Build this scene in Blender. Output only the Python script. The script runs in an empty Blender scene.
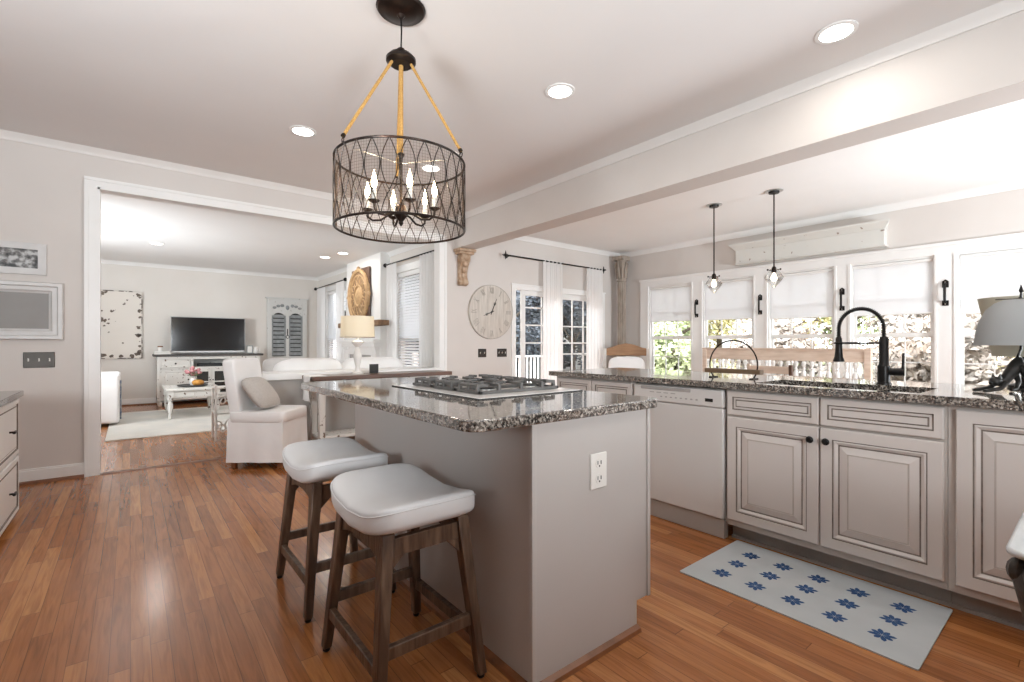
import bpy, bmesh, math, random
from mathutils import Vector, Matrix
PI = math.pi
R = math.radians
rng = random.Random(7)
sc = bpy.context.scene
col = sc.collection

# ------------------------------------------------------------------ camera
cd = bpy.data.cameras.new('camera')
cam = bpy.data.objects.new('camera', cd); col.objects.link(cam)
cd.sensor_fit = 'HORIZONTAL'; cd.sensor_width = 36.0
cd.lens = 36.0*476/1024
cd.shift_y = -(341-344)/1024.0
cd.clip_start = 0.02; cd.clip_end = 200
cam.location = (0, 0, 1.10)
cam.rotation_euler = (R(90), 0, -math.atan2(382, 476))
sc.camera = cam

# ------------------------------------------------------------------ world, exposure
sc.view_settings.view_transform = 'Standard'
sc.view_settings.look = 'None'
sc.view_settings.gamma = 1.0
sc.view_settings.use_curve_mapping = False
sc.view_settings.exposure = 0.0
w = bpy.data.worlds.new('overcast_sky'); sc.world = w; w.use_nodes = True
bg = w.node_tree.nodes['Background']
bg.inputs[0].default_value = (0.93, 0.97, 1.0, 1)
bg.inputs[1].default_value = 8.0
CAN_W = 5.0          # watts of a recessed can
sl = bpy.data.lights.new('garden_fill_sun', 'SUN'); sl.energy = 4.0; sl.color = (1, 0.95, 0.86); sl.angle = R(2)  # sun lamp added beneath the overcast sky to brighten the trees
so = bpy.data.objects.new('garden_fill_sun', sl); col.objects.link(so); so.rotation_euler = Vector((0.80, 0.25, -0.55)).to_track_quat('-Z', 'Y').to_euler()
def ceiling_fill(name, loc, target, watts, size):
    l = bpy.data.lights.new(name, 'AREA'); l.shape = 'DISK'; l.size = size; l.energy = watts; l.color = (0.90, 0.96, 1.0); l.spread = R(130)
    o = bpy.data.objects.new(name, l); col.objects.link(o); o.location = loc
    o.rotation_euler = (Vector(target)-Vector(loc)).to_track_quat('-Z', 'Y').to_euler()
# added unseen area lamps aimed at the three ceilings to brighten the rooms
ceiling_fill('kitchen_ceiling_fill', (-1.3, 0.6, 1.3), (-0.2, 2.6, 2.73), 62, 0.7)
ceiling_fill('kitchen_ceiling_fill_right', (0.8, -1.4, 1.3), (1.6, 0.6, 2.73), 62, 0.7)
ceiling_fill('breakfast_ceiling_fill', (4.9, -2.0, 1.2), (5.0, 1.6, 2.66), 125, 0.9)
ceiling_fill('living_ceiling_fill', (-1.9, 7.0, 1.4), (0.2, 8.2, 2.56), 85, 0.9)
try:
    sc.cycles.max_bounces = 10; sc.cycles.diffuse_bounces = 6; sc.cycles.transparent_max_bounces = 24
    sc.cycles.sample_clamp_indirect = 6.0
    sc.cycles.caustics_reflective = False; sc.cycles.caustics_refractive = False
except Exception:
    pass

# ------------------------------------------------------------------ materials
def srgb(r, g, b):
    def c(x):
        x /= 255.0
        return x/12.92 if x <= 0.04045 else ((x+0.055)/1.055)**2.4
    return (c(r), c(g), c(b), 1)

def newmat(name):
    m = bpy.data.materials.new(name); m.use_nodes = True
    nt = m.node_tree; b = nt.nodes['Principled BSDF']
    return m, nt, b

def nd(nt, typ, **kw):
    n = nt.nodes.new(typ)
    for k, v in kw.items():
        if k.startswith('i_'):
            key = k[2:]
            key = int(key) if key.isdigit() else key
            n.inputs[key].default_value = v
        else:
            setattr(n, k, v)
    return n

def ramp(nt, fac, stops, interp='LINEAR'):
    r = nt.nodes.new('ShaderNodeValToRGB'); r.color_ramp.interpolation = interp
    el = r.color_ramp.elements
    while len(el) < len(stops): el.new(0.5)
    for e, (p, c) in zip(el, stops): e.position = p; e.color = c
    nt.links.new(fac, r.inputs[0]); return r.outputs[0]

def coords(nt, scale=(1, 1, 1), kind='Object'):
    t = nt.nodes.new('ShaderNodeTexCoord')
    mp = nt.nodes.new('ShaderNodeMapping'); mp.inputs['Scale'].default_value = scale
    nt.links.new(t.outputs[kind], mp.inputs[0]); return mp.outputs[0]

def mat(name, c, rough=0.5, metal=0.0, spec=0.5, c2=None, scale=8, stretch=(1, 1, 1), lo=0.35, hi=0.7, bump=0, bscale=60, coat=0):
    m, nt, b = newmat(name)
    b.inputs['Base Color'].default_value = c
    b.inputs['Roughness'].default_value = rough
    b.inputs['Metallic'].default_value = metal
    b.inputs['Specular IOR Level'].default_value = spec
    b.inputs['Coat Weight'].default_value = coat
    if c2 is not None:
        v = coords(nt, stretch)
        n = nd(nt, 'ShaderNodeTexNoise'); n.inputs['Scale'].default_value = scale; n.inputs['Detail'].default_value = 6
        nt.links.new(v, n.inputs['Vector'])
        nt.links.new(ramp(nt, n.outputs[0], [(lo, c), (hi, c2)]), b.inputs['Base Color'])
    if bump:
        v = coords(nt, stretch)
        n = nd(nt, 'ShaderNodeTexNoise'); n.inputs['Scale'].default_value = bscale; n.inputs['Detail'].default_value = 4
        nt.links.new(v, n.inputs['Vector'])
        bp = nd(nt, 'ShaderNodeBump'); bp.inputs['Strength'].default_value = bump; bp.inputs['Distance'].default_value = 0.01
        nt.links.new(n.outputs[0], bp.inputs['Height']); nt.links.new(bp.outputs[0], b.inputs['Normal'])
    return m

def emit(name, c, s):
    m, nt, b = newmat(name)
    b.inputs['Base Color'].default_value = c
    b.inputs['Emission Color'].default_value = c; b.inputs['Emission Strength'].default_value = s
    return m

def sheer(name, c, transp, transl):
    m, nt, b = newmat(name); nt.nodes.remove(b)
    out = nt.nodes['Material Output']
    d = nd(nt, 'ShaderNodeBsdfDiffuse'); d.inputs[0].default_value = c
    t = nd(nt, 'ShaderNodeBsdfTranslucent'); t.inputs[0].default_value = c
    m1 = nd(nt, 'ShaderNodeMixShader'); m1.inputs[0].default_value = transl
    nt.links.new(d.outputs[0], m1.inputs[1]); nt.links.new(t.outputs[0], m1.inputs[2])
    p = nd(nt, 'ShaderNodeBsdfTransparent')
    m2 = nd(nt, 'ShaderNodeMixShader'); m2.inputs[0].default_value = transp
    nt.links.new(m1.outputs[0], m2.inputs[1]); nt.links.new(p.outputs[0], m2.inputs[2])
    nt.links.new(m2.outputs[0], out.inputs[0]); return m

def glass(name, tint=(1, 1, 1, 1), refl=0.10):
    m, nt, b = newmat(name); nt.nodes.remove(b)
    out = nt.nodes['Material Output']
    p = nd(nt, 'ShaderNodeBsdfTransparent'); p.inputs[0].default_value = tint
    g = nd(nt, 'ShaderNodeBsdfGlossy'); g.inputs['Roughness'].default_value = 0.03
    lw = nd(nt, 'ShaderNodeLayerWeight'); lw.inputs[0].default_value = 0.25
    mu = nd(nt, 'ShaderNodeMath', operation='MULTIPLY'); mu.inputs[1].default_value = refl*5
    nt.links.new(lw.outputs[0], mu.inputs[0])
    ms = nd(nt, 'ShaderNodeMixShader')
    nt.links.new(mu.outputs[0], ms.inputs[0]); nt.links.new(p.outputs[0], ms.inputs[1]); nt.links.new(g.outputs[0], ms.inputs[2])
    nt.links.new(ms.outputs[0], out.inputs[0]); return m

def granite():
    m, nt, b = newmat('speckled_granite')
    v = coords(nt)
    vo = nd(nt, 'ShaderNodeTexVoronoi'); vo.inputs['Scale'].default_value = 170
    n = nd(nt, 'ShaderNodeTexNoise'); n.inputs['Scale'].default_value = 95; n.inputs['Detail'].default_value = 5; n.inputs['Roughness'].default_value = 0.65
    nt.links.new(v, n.inputs['Vector'])
    dist = nd(nt, 'ShaderNodeMixRGB', blend_type='ADD'); dist.inputs[0].default_value = 0.02
    nt.links.new(v, dist.inputs[1]); nt.links.new(n.outputs[1], dist.inputs[2]); nt.links.new(dist.outputs[0], vo.inputs['Vector'])
    sep = nd(nt, 'ShaderNodeSeparateColor'); nt.links.new(vo.outputs['Color'], sep.inputs[0])
    mx = nd(nt, 'ShaderNodeMath', operation='ADD'); 
    m1 = nd(nt, 'ShaderNodeMath', operation='MULTIPLY'); m1.inputs[1].default_value = 0.55
    nt.links.new(sep.outputs[0], m1.inputs[0]); nt.links.new(m1.outputs[0], mx.inputs[0])
    m2 = nd(nt, 'ShaderNodeMath', operation='MULTIPLY'); m2.inputs[1].default_value = 0.55
    nt.links.new(n.outputs[0], m2.inputs[0]); nt.links.new(m2.outputs[0], mx.inputs[1])
    c = ramp(nt, mx.outputs[0], [(0.0, (0.012, 0.011, 0.010, 1)), (0.46, (0.03, 0.027, 0.025, 1)), (0.55, (0.12, 0.10, 0.085, 1)),
                                 (0.68, (0.25, 0.22, 0.19, 1)), (0.86, (0.50, 0.47, 0.42, 1))])
    nt.links.new(c, b.inputs['Base Color'])
    b.inputs['Roughness'].default_value = 0.05; b.inputs['IOR'].default_value = 2.25
    return m

def oak_floor():
    m, nt, b = newmat('oak_strip_floor')
    t = nt.nodes.new('ShaderNodeTexCoord'); sp = nd(nt, 'ShaderNodeSeparateXYZ'); nt.links.new(t.outputs['Object'], sp.inputs[0])
    def M(op, a, bb=None, cc=None):
        n = nd(nt, 'ShaderNodeMath', operation=op)
        for i, q in enumerate((a, bb, cc)):
            if q is None: continue
            if isinstance(q, (int, float)): n.inputs[i].default_value = q
            else: nt.links.new(q, n.inputs[i])
        return n.outputs[0]
    xr = M('DIVIDE', sp.outputs[0], 0.0575); row = M('FLOOR', xr); fx = M('FRACT', xr)
    wn = nd(nt, 'ShaderNodeTexWhiteNoise', noise_dimensions='1D'); nt.links.new(row, wn.inputs['W'])
    yr = M('ADD', M('DIVIDE', sp.outputs[1], 0.82), M('MULTIPLY', wn.outputs[0], 9.0)); pid = M('FLOOR', yr); fy = M('FRACT', yr)
    cb = nd(nt, 'ShaderNodeCombineXYZ'); nt.links.new(row, cb.inputs[0]); nt.links.new(pid, cb.inputs[1])
    w2 = nd(nt, 'ShaderNodeTexWhiteNoise', noise_dimensions='2D'); nt.links.new(cb.outputs[0], w2.inputs['Vector'])
    base = ramp(nt, w2.outputs[0], [(0.0, (0.265, 0.094, 0.028, 1)), (0.35, (0.33, 0.124, 0.039, 1)), (0.7, (0.385, 0.153, 0.050, 1)), (1.0, (0.47, 0.21, 0.076, 1))])
    # grain: noise stretched along the board, shifted per board
    cb2 = nd(nt, 'ShaderNodeCombineXYZ')
    nt.links.new(M('MULTIPLY', sp.outputs[0], 55.0), cb2.inputs[0]); nt.links.new(M('MULTIPLY', sp.outputs[1], 3.2), cb2.inputs[1]); nt.links.new(M('MULTIPLY', w2.outputs[0], 40), cb2.inputs[2])
    g = nd(nt, 'ShaderNodeTexNoise'); g.inputs['Scale'].default_value = 1.0; g.inputs['Detail'].default_value = 5; g.inputs['Distortion'].default_value = 1.2
    nt.links.new(cb2.outputs[0], g.inputs['Vector'])
    gr = ramp(nt, g.outputs[0], [(0.3, (0.72, 0.66, 0.60, 1)), (0.6, (1.08, 1.06, 1.04, 1))])
    mul = nd(nt, 'ShaderNodeMixRGB', blend_type='MULTIPLY'); mul.inputs[0].default_value = 1
    nt.links.new(base, mul.inputs[1]); nt.links.new(gr, mul.inputs[2])
    gap = M('MAXIMUM', M('LESS_THAN', fx, 0.038), M('LESS_THAN', fy, 0.004))
    mx = nd(nt, 'ShaderNodeMixRGB'); nt.links.new(M('MULTIPLY', gap, 0.6), mx.inputs[0]); nt.links.new(mul.outputs[0], mx.inputs[1]); mx.inputs[2].default_value = (0.06, 0.022, 0.009, 1)
    nt.links.new(mx.outputs[0], b.inputs['Base Color'])
    b.inputs['Roughness'].default_value = 0.19; b.inputs['Specular IOR Level'].default_value = 0.5
    return m

def chippy(name, c, chip, scale=14, lo=0.60, hi=0.63, stretch=(1, 1, 1), rough=0.7):
    return mat(name, c, rough, c2=chip, scale=scale, lo=lo, hi=hi, stretch=stretch)

def photo_mat():
    m, nt, b = newmat('black_and_white_print')
    v = coords(nt)
    n = nd(nt, 'ShaderNodeTexNoise'); n.inputs['Scale'].default_value = 22; n.inputs['Detail'].default_value = 4
    nt.links.new(v, n.inputs['Vector'])
    nt.links.new(ramp(nt, n.outputs[0], [(0.38, (0.02, 0.02, 0.02, 1)), (0.5, (0.16, 0.155, 0.15, 1)), (0.62, (0.5, 0.5, 0.5, 1))]), b.inputs['Base Color'])
    b.inputs['Roughness'].default_value = 0.25
    return m

WALL = mat('greige_wall_paint', (0.65, 0.61, 0.578, 1), 0.7, spec=0.2, c2=(0.63, 0.59, 0.558, 1), scale=3)
LWALL = mat('cream_wall_paint', (0.70, 0.665, 0.625, 1), 0.7, spec=0.2, c2=(0.68, 0.645, 0.60, 1), scale=3)
CEIL = mat('ceiling_paint', (0.74, 0.715, 0.70, 1), 0.85, spec=0.1, c2=(0.72, 0.695, 0.68, 1), scale=1.5)
WCEIL = mat('white_ceiling_paint', (0.86, 0.86, 0.85, 1), 0.85, spec=0.1, c2=(0.84, 0.84, 0.83, 1), scale=1.5)
TRIM = mat('white_trim_paint', (0.82, 0.815, 0.80, 1), 0.35, c2=(0.80, 0.795, 0.78, 1), scale=4)
CROWN = mat('crown_paint', (0.74, 0.715, 0.69, 1), 0.5, c2=(0.72, 0.695, 0.67, 1), scale=4)
FLOOR = oak_floor()
SHOE = mat('stained_oak_moulding', (0.24, 0.09, 0.035, 1), 0.35, c2=(0.15, 0.055, 0.02, 1), scale=20, stretch=(1, 1, 1))
GRAN = granite()
CAB = mat('cabinet_paint', (0.64, 0.60, 0.57, 1), 0.4, c2=(0.62, 0.58, 0.55, 1), scale=3)
CABF = mat('cabinet_frame_paint', (0.52, 0.475, 0.44, 1), 0.45, c2=(0.49, 0.445, 0.41, 1), scale=5)
GLAZE = mat('dark_glaze', (0.15, 0.12, 0.10, 1), 0.6, c2=(0.24, 0.20, 0.17, 1), scale=30)
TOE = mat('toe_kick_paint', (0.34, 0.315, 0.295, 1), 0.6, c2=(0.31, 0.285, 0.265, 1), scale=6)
ISL = mat('island_paint', (0.47, 0.44, 0.418, 1), 0.5, c2=(0.455, 0.425, 0.403, 1), scale=3)
APPL = mat('appliance_white', (0.65, 0.63, 0.61, 1), 0.3, c2=(0.64, 0.62, 0.60, 1), scale=2)
BLACK = mat('matte_black_metal', (0.012, 0.011, 0.011, 1), 0.38, metal=0.6, c2=(0.02, 0.018, 0.017, 1), scale=20)
BRONZE = mat('oil_rubbed_bronze', (0.028, 0.021, 0.018, 1), 0.35, metal=0.8, c2=(0.08, 0.042, 0.028, 1), scale=9, lo=0.52, hi=0.8)
IRON = mat('cast_iron', (0.10, 0.097, 0.094, 1), 0.5, metal=0.3, c2=(0.11, 0.105, 0.10, 1), scale=40)
BURN = mat('burner_cap_black', (0.02, 0.02, 0.02, 1), 0.45, c2=(0.04, 0.04, 0.04, 1), scale=30)
STEEL = mat('brushed_steel', (0.62, 0.61, 0.59, 1), 0.28, metal=0.9, c2=(0.5, 0.49, 0.47, 1), scale=20)
COOKW = mat('white_cooktop_enamel', (0.80, 0.78, 0.75, 1), 0.12, c2=(0.78, 0.76, 0.73, 1), scale=3)
ROPE = mat('jute_webbing', (0.52, 0.30, 0.09, 1), 0.85, c2=(0.36, 0.19, 0.05, 1), scale=120, bump=0.5, bscale=300)
STWOOD = mat('weathered_stool_wood', (0.062, 0.031, 0.017, 1), 0.45, c2=(0.17, 0.105, 0.066, 1), scale=14, stretch=(3, 3, 0.35), lo=0.4, hi=0.72, bump=0.3, bscale=40)
SEAT = mat('white_seat_vinyl', (0.64, 0.635, 0.635, 1), 0.55, c2=(0.61, 0.605, 0.605, 1), scale=5)
SLIP = mat('white_slipcover', (0.86, 0.855, 0.85, 1), 0.9, c2=(0.82, 0.815, 0.81, 1), scale=6, bump=0.35, bscale=9)
PILL = mat('grey_linen', (0.52, 0.485, 0.455, 1), 0.9, c2=(0.47, 0.44, 0.41, 1), scale=60, bump=0.2, bscale=200)
RUGM = mat('pale_blue_grey_mat', (0.46, 0.485, 0.495, 1), 0.75, c2=(0.42, 0.445, 0.455, 1), scale=6)
NAVY = mat('navy_print', (0.015, 0.055, 0.16, 1), 0.75, c2=(0.03, 0.09, 0.22, 1), scale=30)
LRUG = mat('cream_area_rug', (0.68, 0.65, 0.60, 1), 0.95, c2=(0.55, 0.545, 0.52, 1), scale=2.2, bump=0.3, bscale=120)
BRWOOD = mat('brown_table_wood', (0.13, 0.066, 0.042, 1), 0.3, c2=(0.08, 0.04, 0.026, 1), scale=8, stretch=(0.4, 4, 4))
OAKW = mat('golden_carved_wood', (0.50, 0.33, 0.17, 1), 0.6, c2=(0.36, 0.22, 0.105, 1), scale=16)
PINE = mat('worn_pine', (0.76, 0.63, 0.53, 1), 0.6, c2=(0.62, 0.48, 0.38, 1), scale=10, stretch=(3, 0.5, 3))
GREYWD = mat('grey_weathered_wood', (0.36, 0.31, 0.26, 1), 0.8, c2=(0.24, 0.20, 0.165, 1), scale=10, stretch=(3, 3, 0.6), bump=0.4, bscale=30)
CHIPW = chippy('chipped_white_paint', (0.72, 0.705, 0.67, 1), (0.16, 0.11, 0.08, 1), scale=18, lo=0.62, hi=0.66)
CHIPP = chippy('flaking_cream_paint', (0.70, 0.655, 0.60, 1), (0.10, 0.075, 0.06, 1), scale=9, lo=0.665, hi=0.69)
CORN = chippy('distressed_cornice_paint', (0.64, 0.635, 0.60, 1), (0.26, 0.20, 0.16, 1), scale=16, lo=0.67, hi=0.7)
SLATE = mat('dark_stained_top', (0.075, 0.068, 0.064, 1), 0.5, c2=(0.05, 0.045, 0.042, 1), scale=20)
TVB = mat('tv_screen', (0.004, 0.004, 0.005, 1), 0.12, c2=(0.005, 0.005, 0.006, 1), scale=2)
TVS = mat('tv_silver_bezel', (0.52, 0.51, 0.50, 1), 0.35, metal=0.4, c2=(0.47, 0.46, 0.45, 1), scale=5)
SHUTG = mat('grey_shutter_slats', (0.22, 0.235, 0.24, 1), 0.7, c2=(0.33, 0.345, 0.35, 1), scale=12)
SHUTW = chippy('worn_white_shutter', (0.62, 0.62, 0.60, 1), (0.3, 0.27, 0.24, 1), scale=22, lo=0.64, hi=0.7)
CLOCKF = mat('whitewashed_clock_boards', (0.62, 0.575, 0.52, 1), 0.75, c2=(0.50, 0.455, 0.405, 1), scale=7, stretch=(6, 1, 0.6))
CLOCKN = mat('faded_grey_numerals', (0.36, 0.325, 0.29, 1), 0.8, c2=(0.5, 0.46, 0.41, 1), scale=30)
CORB = mat('carved_corbel_wood', (0.34, 0.21, 0.12, 1), 0.7, c2=(0.56, 0.43, 0.32, 1), scale=16, bump=0.7, bscale=28)
PLATEB = mat('bronze_switch_plate', (0.03, 0.025, 0.02, 1), 0.4, metal=0.5, c2=(0.045, 0.036, 0.03, 1), scale=10)
IVORY = mat('ivory_plastic', (0.75, 0.73, 0.69, 1), 0.35, c2=(0.73, 0.71, 0.67, 1), scale=5)
DARKS = mat('dark_slot', (0.02, 0.02, 0.02, 1), 0.6, c2=(0.03, 0.03, 0.03, 1), scale=5)
FRAMEW = mat('white_picture_frame', (0.62, 0.61, 0.60, 1), 0.4, c2=(0.57, 0.56, 0.55, 1), scale=12)
GREYPANE = mat('grey_glazed_print', (0.26, 0.25, 0.24, 1), 0.45, spec=0.2, c2=(0.30, 0.29, 0.28, 1), scale=3)
PHOTO = photo_mat()
GLASS = glass('window_glass')
CLEAR = glass('clear_lamp_glass', (0.96, 0.96, 0.95, 1), 0.16)
SHADE = sheer('roller_shade_fabric', (0.86, 0.86, 0.87, 1), 0.0, 0.40)
CURT = sheer('sheer_curtain', (0.90, 0.895, 0.89, 1), 0.10, 0.40)
BLIND = sheer('white_blind_slat', (0.85, 0.86, 0.88, 1), 0.0, 0.25)
LAMPS = sheer('cream_lamp_shade', (0.86, 0.82, 0.72, 1), 0.0, 0.45)
GSHADE = sheer('grey_linen_lampshade', (0.46, 0.47, 0.47, 1), 0.0, 0.25)
CSHADE = sheer('cream_parchment_lampshade', (0.60, 0.57, 0.48, 1), 0.0, 0.3)
LENS = emit('lit_can_lens', (1, 0.97, 0.92, 1), 7)
BULB = emit('lit_candle_bulb', (1, 0.78, 0.48, 1), 22)
BULB2 = emit('lit_pendant_bulb', (1, 0.85, 0.62, 1), 7)
PORC = mat('white_porcelain', (0.78, 0.76, 0.73, 1), 0.25, c2=(0.76, 0.74, 0.71, 1), scale=5)
FIREB = mat('black_firebox', (0.012, 0.012, 0.012, 1), 0.6, c2=(0.03, 0.028, 0.026, 1), scale=10)
STONE = mat('grey_hearth_stone', (0.42, 0.41, 0.40, 1), 0.5, c2=(0.34, 0.33, 0.32, 1), scale=6)
MARB = mat('grey_veined_marble', (0.62, 0.63, 0.63, 1), 0.12, c2=(0.36, 0.375, 0.38, 1), scale=5, stretch=(1, 5, 1), lo=0.4, hi=0.75)
CARV = mat('dark_carved_wood', (0.045, 0.036, 0.03, 1), 0.45, c2=(0.15, 0.12, 0.095, 1), scale=14, lo=0.45, hi=0.75, bump=0.6, bscale=40)
CATB = mat('black_cast_metal', (0.02, 0.02, 0.019, 1), 0.4, metal=0.4, c2=(0.05, 0.047, 0.044, 1), scale=30)
SINKM = mat('dark_sink_composite', (0.05, 0.046, 0.042, 1), 0.3, c2=(0.07, 0.065, 0.06, 1), scale=60)
WIRE = mat('screen_wire', (0.16, 0.105, 0.07, 1), 0.5, metal=0.6, c2=(0.16, 0.10, 0.06, 1), scale=20)
PUMP = mat('orange_gourd', (0.62, 0.30, 0.06, 1), 0.5, c2=(0.5, 0.21, 0.035, 1), scale=9)
FLOW = mat('pink_petals', (0.46, 0.14, 0.16, 1), 0.8, c2=(0.68, 0.42, 0.42, 1), scale=40)
LEAFM = mat('bouquet_leaves', (0.10, 0.15, 0.06, 1), 0.7, c2=(0.18, 0.22, 0.10, 1), scale=30)
DISPL = mat('black_display', (0.01, 0.01, 0.01, 1), 0.2, c2=(0.02, 0.02, 0.02, 1), scale=4)
BTN = mat('grey_button_print', (0.34, 0.325, 0.31, 1), 0.5, c2=(0.38, 0.36, 0.345, 1), scale=4)
BLUEB = mat('blue_blanket', (0.12, 0.17, 0.26, 1), 0.9, c2=(0.5, 0.5, 0.5, 1), scale=24)
BARK = mat('tree_bark', (0.10, 0.075, 0.055, 1), 0.9, c2=(0.17, 0.14, 0.11, 1), scale=10)
GRASS = mat('autumn_lawn', (0.075, 0.08, 0.04, 1), 0.95, c2=(0.12, 0.095, 0.06, 1), scale=0.7)
DECKM = mat('grey_deck_boards', (0.34, 0.33, 0.32, 1), 0.8, c2=(0.28, 0.27, 0.26, 1), scale=4)
HOUSE = mat('pale_siding', (0.55, 0.55, 0.54, 1), 0.7, c2=(0.52, 0.52, 0.51, 1), scale=2)
ROOF = mat('grey_shingles', (0.14, 0.14, 0.145, 1), 0.9, c2=(0.2, 0.2, 0.205, 1), scale=8)
def leafmat(n, a, b):
    m, nt, bs = newmat(n)
    oi = nd(nt, 'ShaderNodeTexCoord')
    no = nd(nt, 'ShaderNodeTexNoise'); no.inputs['Scale'].default_value = 1.6; no.inputs['Detail'].default_value = 3
    nt.links.new(oi.outputs['Object'], no.inputs['Vector'])
    nt.links.new(ramp(nt, no.outputs[0], [(0.35, a), (0.65, b)]), bs.inputs['Base Color'])
    bs.inputs['Roughness'].default_value = 0.8; bs.inputs['Specular IOR Level'].default_value = 0.2
    return m
LEAF_Y = leafmat('yellow_autumn_leaves', (0.62, 0.50, 0.25, 1), (0.52, 0.52, 0.29, 1))
LEAF_G = leafmat('green_leaves', (0.36, 0.43, 0.24, 1), (0.54, 0.57, 0.35, 1))
LEAF_R = leafmat('rust_leaves', (0.36, 0.29, 0.24, 1), (0.40, 0.37, 0.34, 1))
LEAF_B = leafmat('blue_grey_needles', (0.06, 0.072, 0.088, 1), (0.12, 0.135, 0.155, 1))

# ------------------------------------------------------------------ mesh builder
class MB:
    def __init__(s, off=(0, 0, 0)):
        s.v = []; s.f = []; s.m = []; s.off = Vector(off); s.mi = 0
    def vert(s, p):
        s.v.append(Vector(p)-s.off); return len(s.v)-1
    def face(s, idx, mi=None):
        s.f.append(tuple(idx)); s.m.append(s.mi if mi is None else mi)
    def hexa(s, lo, hi):      # two quads (4 points each, same winding)
        a = [s.vert(p) for p in lo]; b = [s.vert(p) for p in hi]
        s.face(a[::-1]); s.face(b)
        for i in range(4):
            j = (i+1) % 4; s.face((a[i], a[j], b[j], b[i]))
        return s
    def box(s, x0, y0, z0, x1, y1, z1):
        x0, x1 = min(x0, x1), max(x0, x1); y0, y1 = min(y0, y1), max(y0, y1); z0, z1 = min(z0, z1), max(z0, z1)
        return s.hexa([(x0, y0, z0), (x1, y0, z0), (x1, y1, z0), (x0, y1, z0)], [(x0, y0, z1), (x1, y0, z1), (x1, y1, z1), (x0, y1, z1)])
    def post(s, p0, a0, b0, p1, a1, b1):   # tapered square bar, horizontal end faces
        def q(p, a, b): return [(p[0]-a/2, p[1]-b/2, p[2]), (p[0]+a/2, p[1]-b/2, p[2]), (p[0]+a/2, p[1]+b/2, p[2]), (p[0]-a/2, p[1]+b/2, p[2])]
        return s.hexa(q(p0, a0, b0), q(p1, a1, b1))
    def bar(s, p0, p1, wd, ht, up=(0, 0, 1)):   # rectangular bar between two points
        p0 = Vector(p0); p1 = Vector(p1); d = (p1-p0).normalized(); up = Vector(up)
        if abs(d.dot(up)) > 0.98: up = Vector((1, 0, 0))
        sd = d.cross(up).normalized(); u = sd.cross(d).normalized()
        def q(p): return [p-sd*wd/2-u*ht/2, p+sd*wd/2-u*ht/2, p+sd*wd/2+u*ht/2, p-sd*wd/2+u*ht/2]
        return s.hexa(q(p0), q(p1))
    def tube(s, pts, r, n=8, closed=False, caps=True):
        pts = [Vector(p) for p in pts]; k = len(pts)
        rs = r if isinstance(r, (list, tuple)) else [r]*k
        rings = []; prev = None
        for i, p in enumerate(pts):
            if closed: d = pts[(i+1) % k]-pts[i-1]
            else: d = pts[min(i+1, k-1)]-pts[max(i-1, 0)]
            d.normalize()
            if prev is None:
                up = Vector((0, 0, 1)) if abs(d.z) < 0.9 else Vector((1, 0, 0))
                a = d.cross(up).normalized()
            else:
                a = (prev-d*prev.dot(d)).normalized()
            prev = a; b = d.cross(a)
            rings.append([s.vert(p+(a*math.cos(2*PI*j/n)+b*math.sin(2*PI*j/n))*rs[i]) for j in range(n)])
        rr = range(k if closed else k-1)
        for i in rr:
            A = rings[i]; B = rings[(i+1) % k]
            for j in range(n):
                j2 = (j+1) % n; s.face((A[j], A[j2], B[j2], B[j]))
        if caps and not closed:
            s.face(rings[0][::-1]); s.face(rings[-1])
        return s
    def ring(s, c, rad, r, n=48, k=6, axis='z', a0=0, a1=2*PI):
        c = Vector(c); full = abs(a1-a0-2*PI) < 1e-6
        pts = []
        for i in range(n if full else n+1):
            t = a0+(a1-a0)*i/n; x, y = rad*math.cos(t), rad*math.sin(t)
            pts.append(c+Vector({'z': (x, y, 0), 'x': (0, x, y), 'y': (x, 0, y)}[axis]))
        return s.tube(pts, r, k, closed=full)
    def lathe(s, prof, c=(0, 0, 0), n=24, axis='z', sx=1, sy=1, shift=None):
        c = Vector(c); rings = []
        for (r, h) in prof:
            row = []
            for j in range(n):
                t = 2*PI*j/n; x, y = r*math.cos(t)*sx, r*math.sin(t)*sy
                q = {'z': (x, y, h), 'x': (h, x, y), 'y': (x, h, y)}[axis]
                row.append(s.vert(c+Vector(q)))
            rings.append(row)
        for A, B in zip(rings, rings[1:]):
            for j in range(n):
                j2 = (j+1) % n; s.face((A[j], A[j2], B[j2], B[j]))
        s.face(rings[0][::-1]); s.face(rings[-1])
        return s
    def prism(s, poly, plane, a, b):
        def P(u, v, t): return {'xy': (u, v, t), 'xz': (u, t, v), 'yz': (t, u, v)}[plane]
        A = [s.vert(P(u, v, a)) for u, v in poly]; B = [s.vert(P(u, v, b)) for u, v in poly]
        s.face(A[::-1]); s.face(B); n = len(poly)
        for i in range(n):
            j = (i+1) % n; s.face((A[i], A[j], B[j], B[i]))
        return s
    def grid(s, fn, nu, nv, cu=False, cv=False):
        idx = [[s.vert(fn(i/nu, j/nv)) for j in range(nv if cv else nv+1)] for i in range(nu if cu else nu+1)]
        for i in range(nu):
            for j in range(nv):
                i2 = (i+1) % len(idx); j2 = (j+1) % len(idx[0])
                s.face((idx[i][j], idx[i2][j], idx[i2][j2], idx[i][j2]))
        return s
    def blob(s, c, rx, ry, rz, n=14, m=10, e=1.0, fn=None):   # superellipsoid, optional deform
        c = Vector(c)
        def pw(x): return math.copysign(abs(x)**e, x)
        top = None
        rows = []
        for i in range(1, m):
            ph = -PI/2+PI*i/m; row = []
            for j in range(n):
                th = 2*PI*j/n
                p = Vector((rx*pw(math.cos(ph))*pw(math.cos(th)), ry*pw(math.cos(ph))*pw(math.sin(th)), rz*pw(math.sin(ph))))
                row.append(s.vert(c+(fn(p) if fn else p)))
            rows.append(row)
        pb = Vector((0, 0, -rz)); pt = Vector((0, 0, rz))
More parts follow.
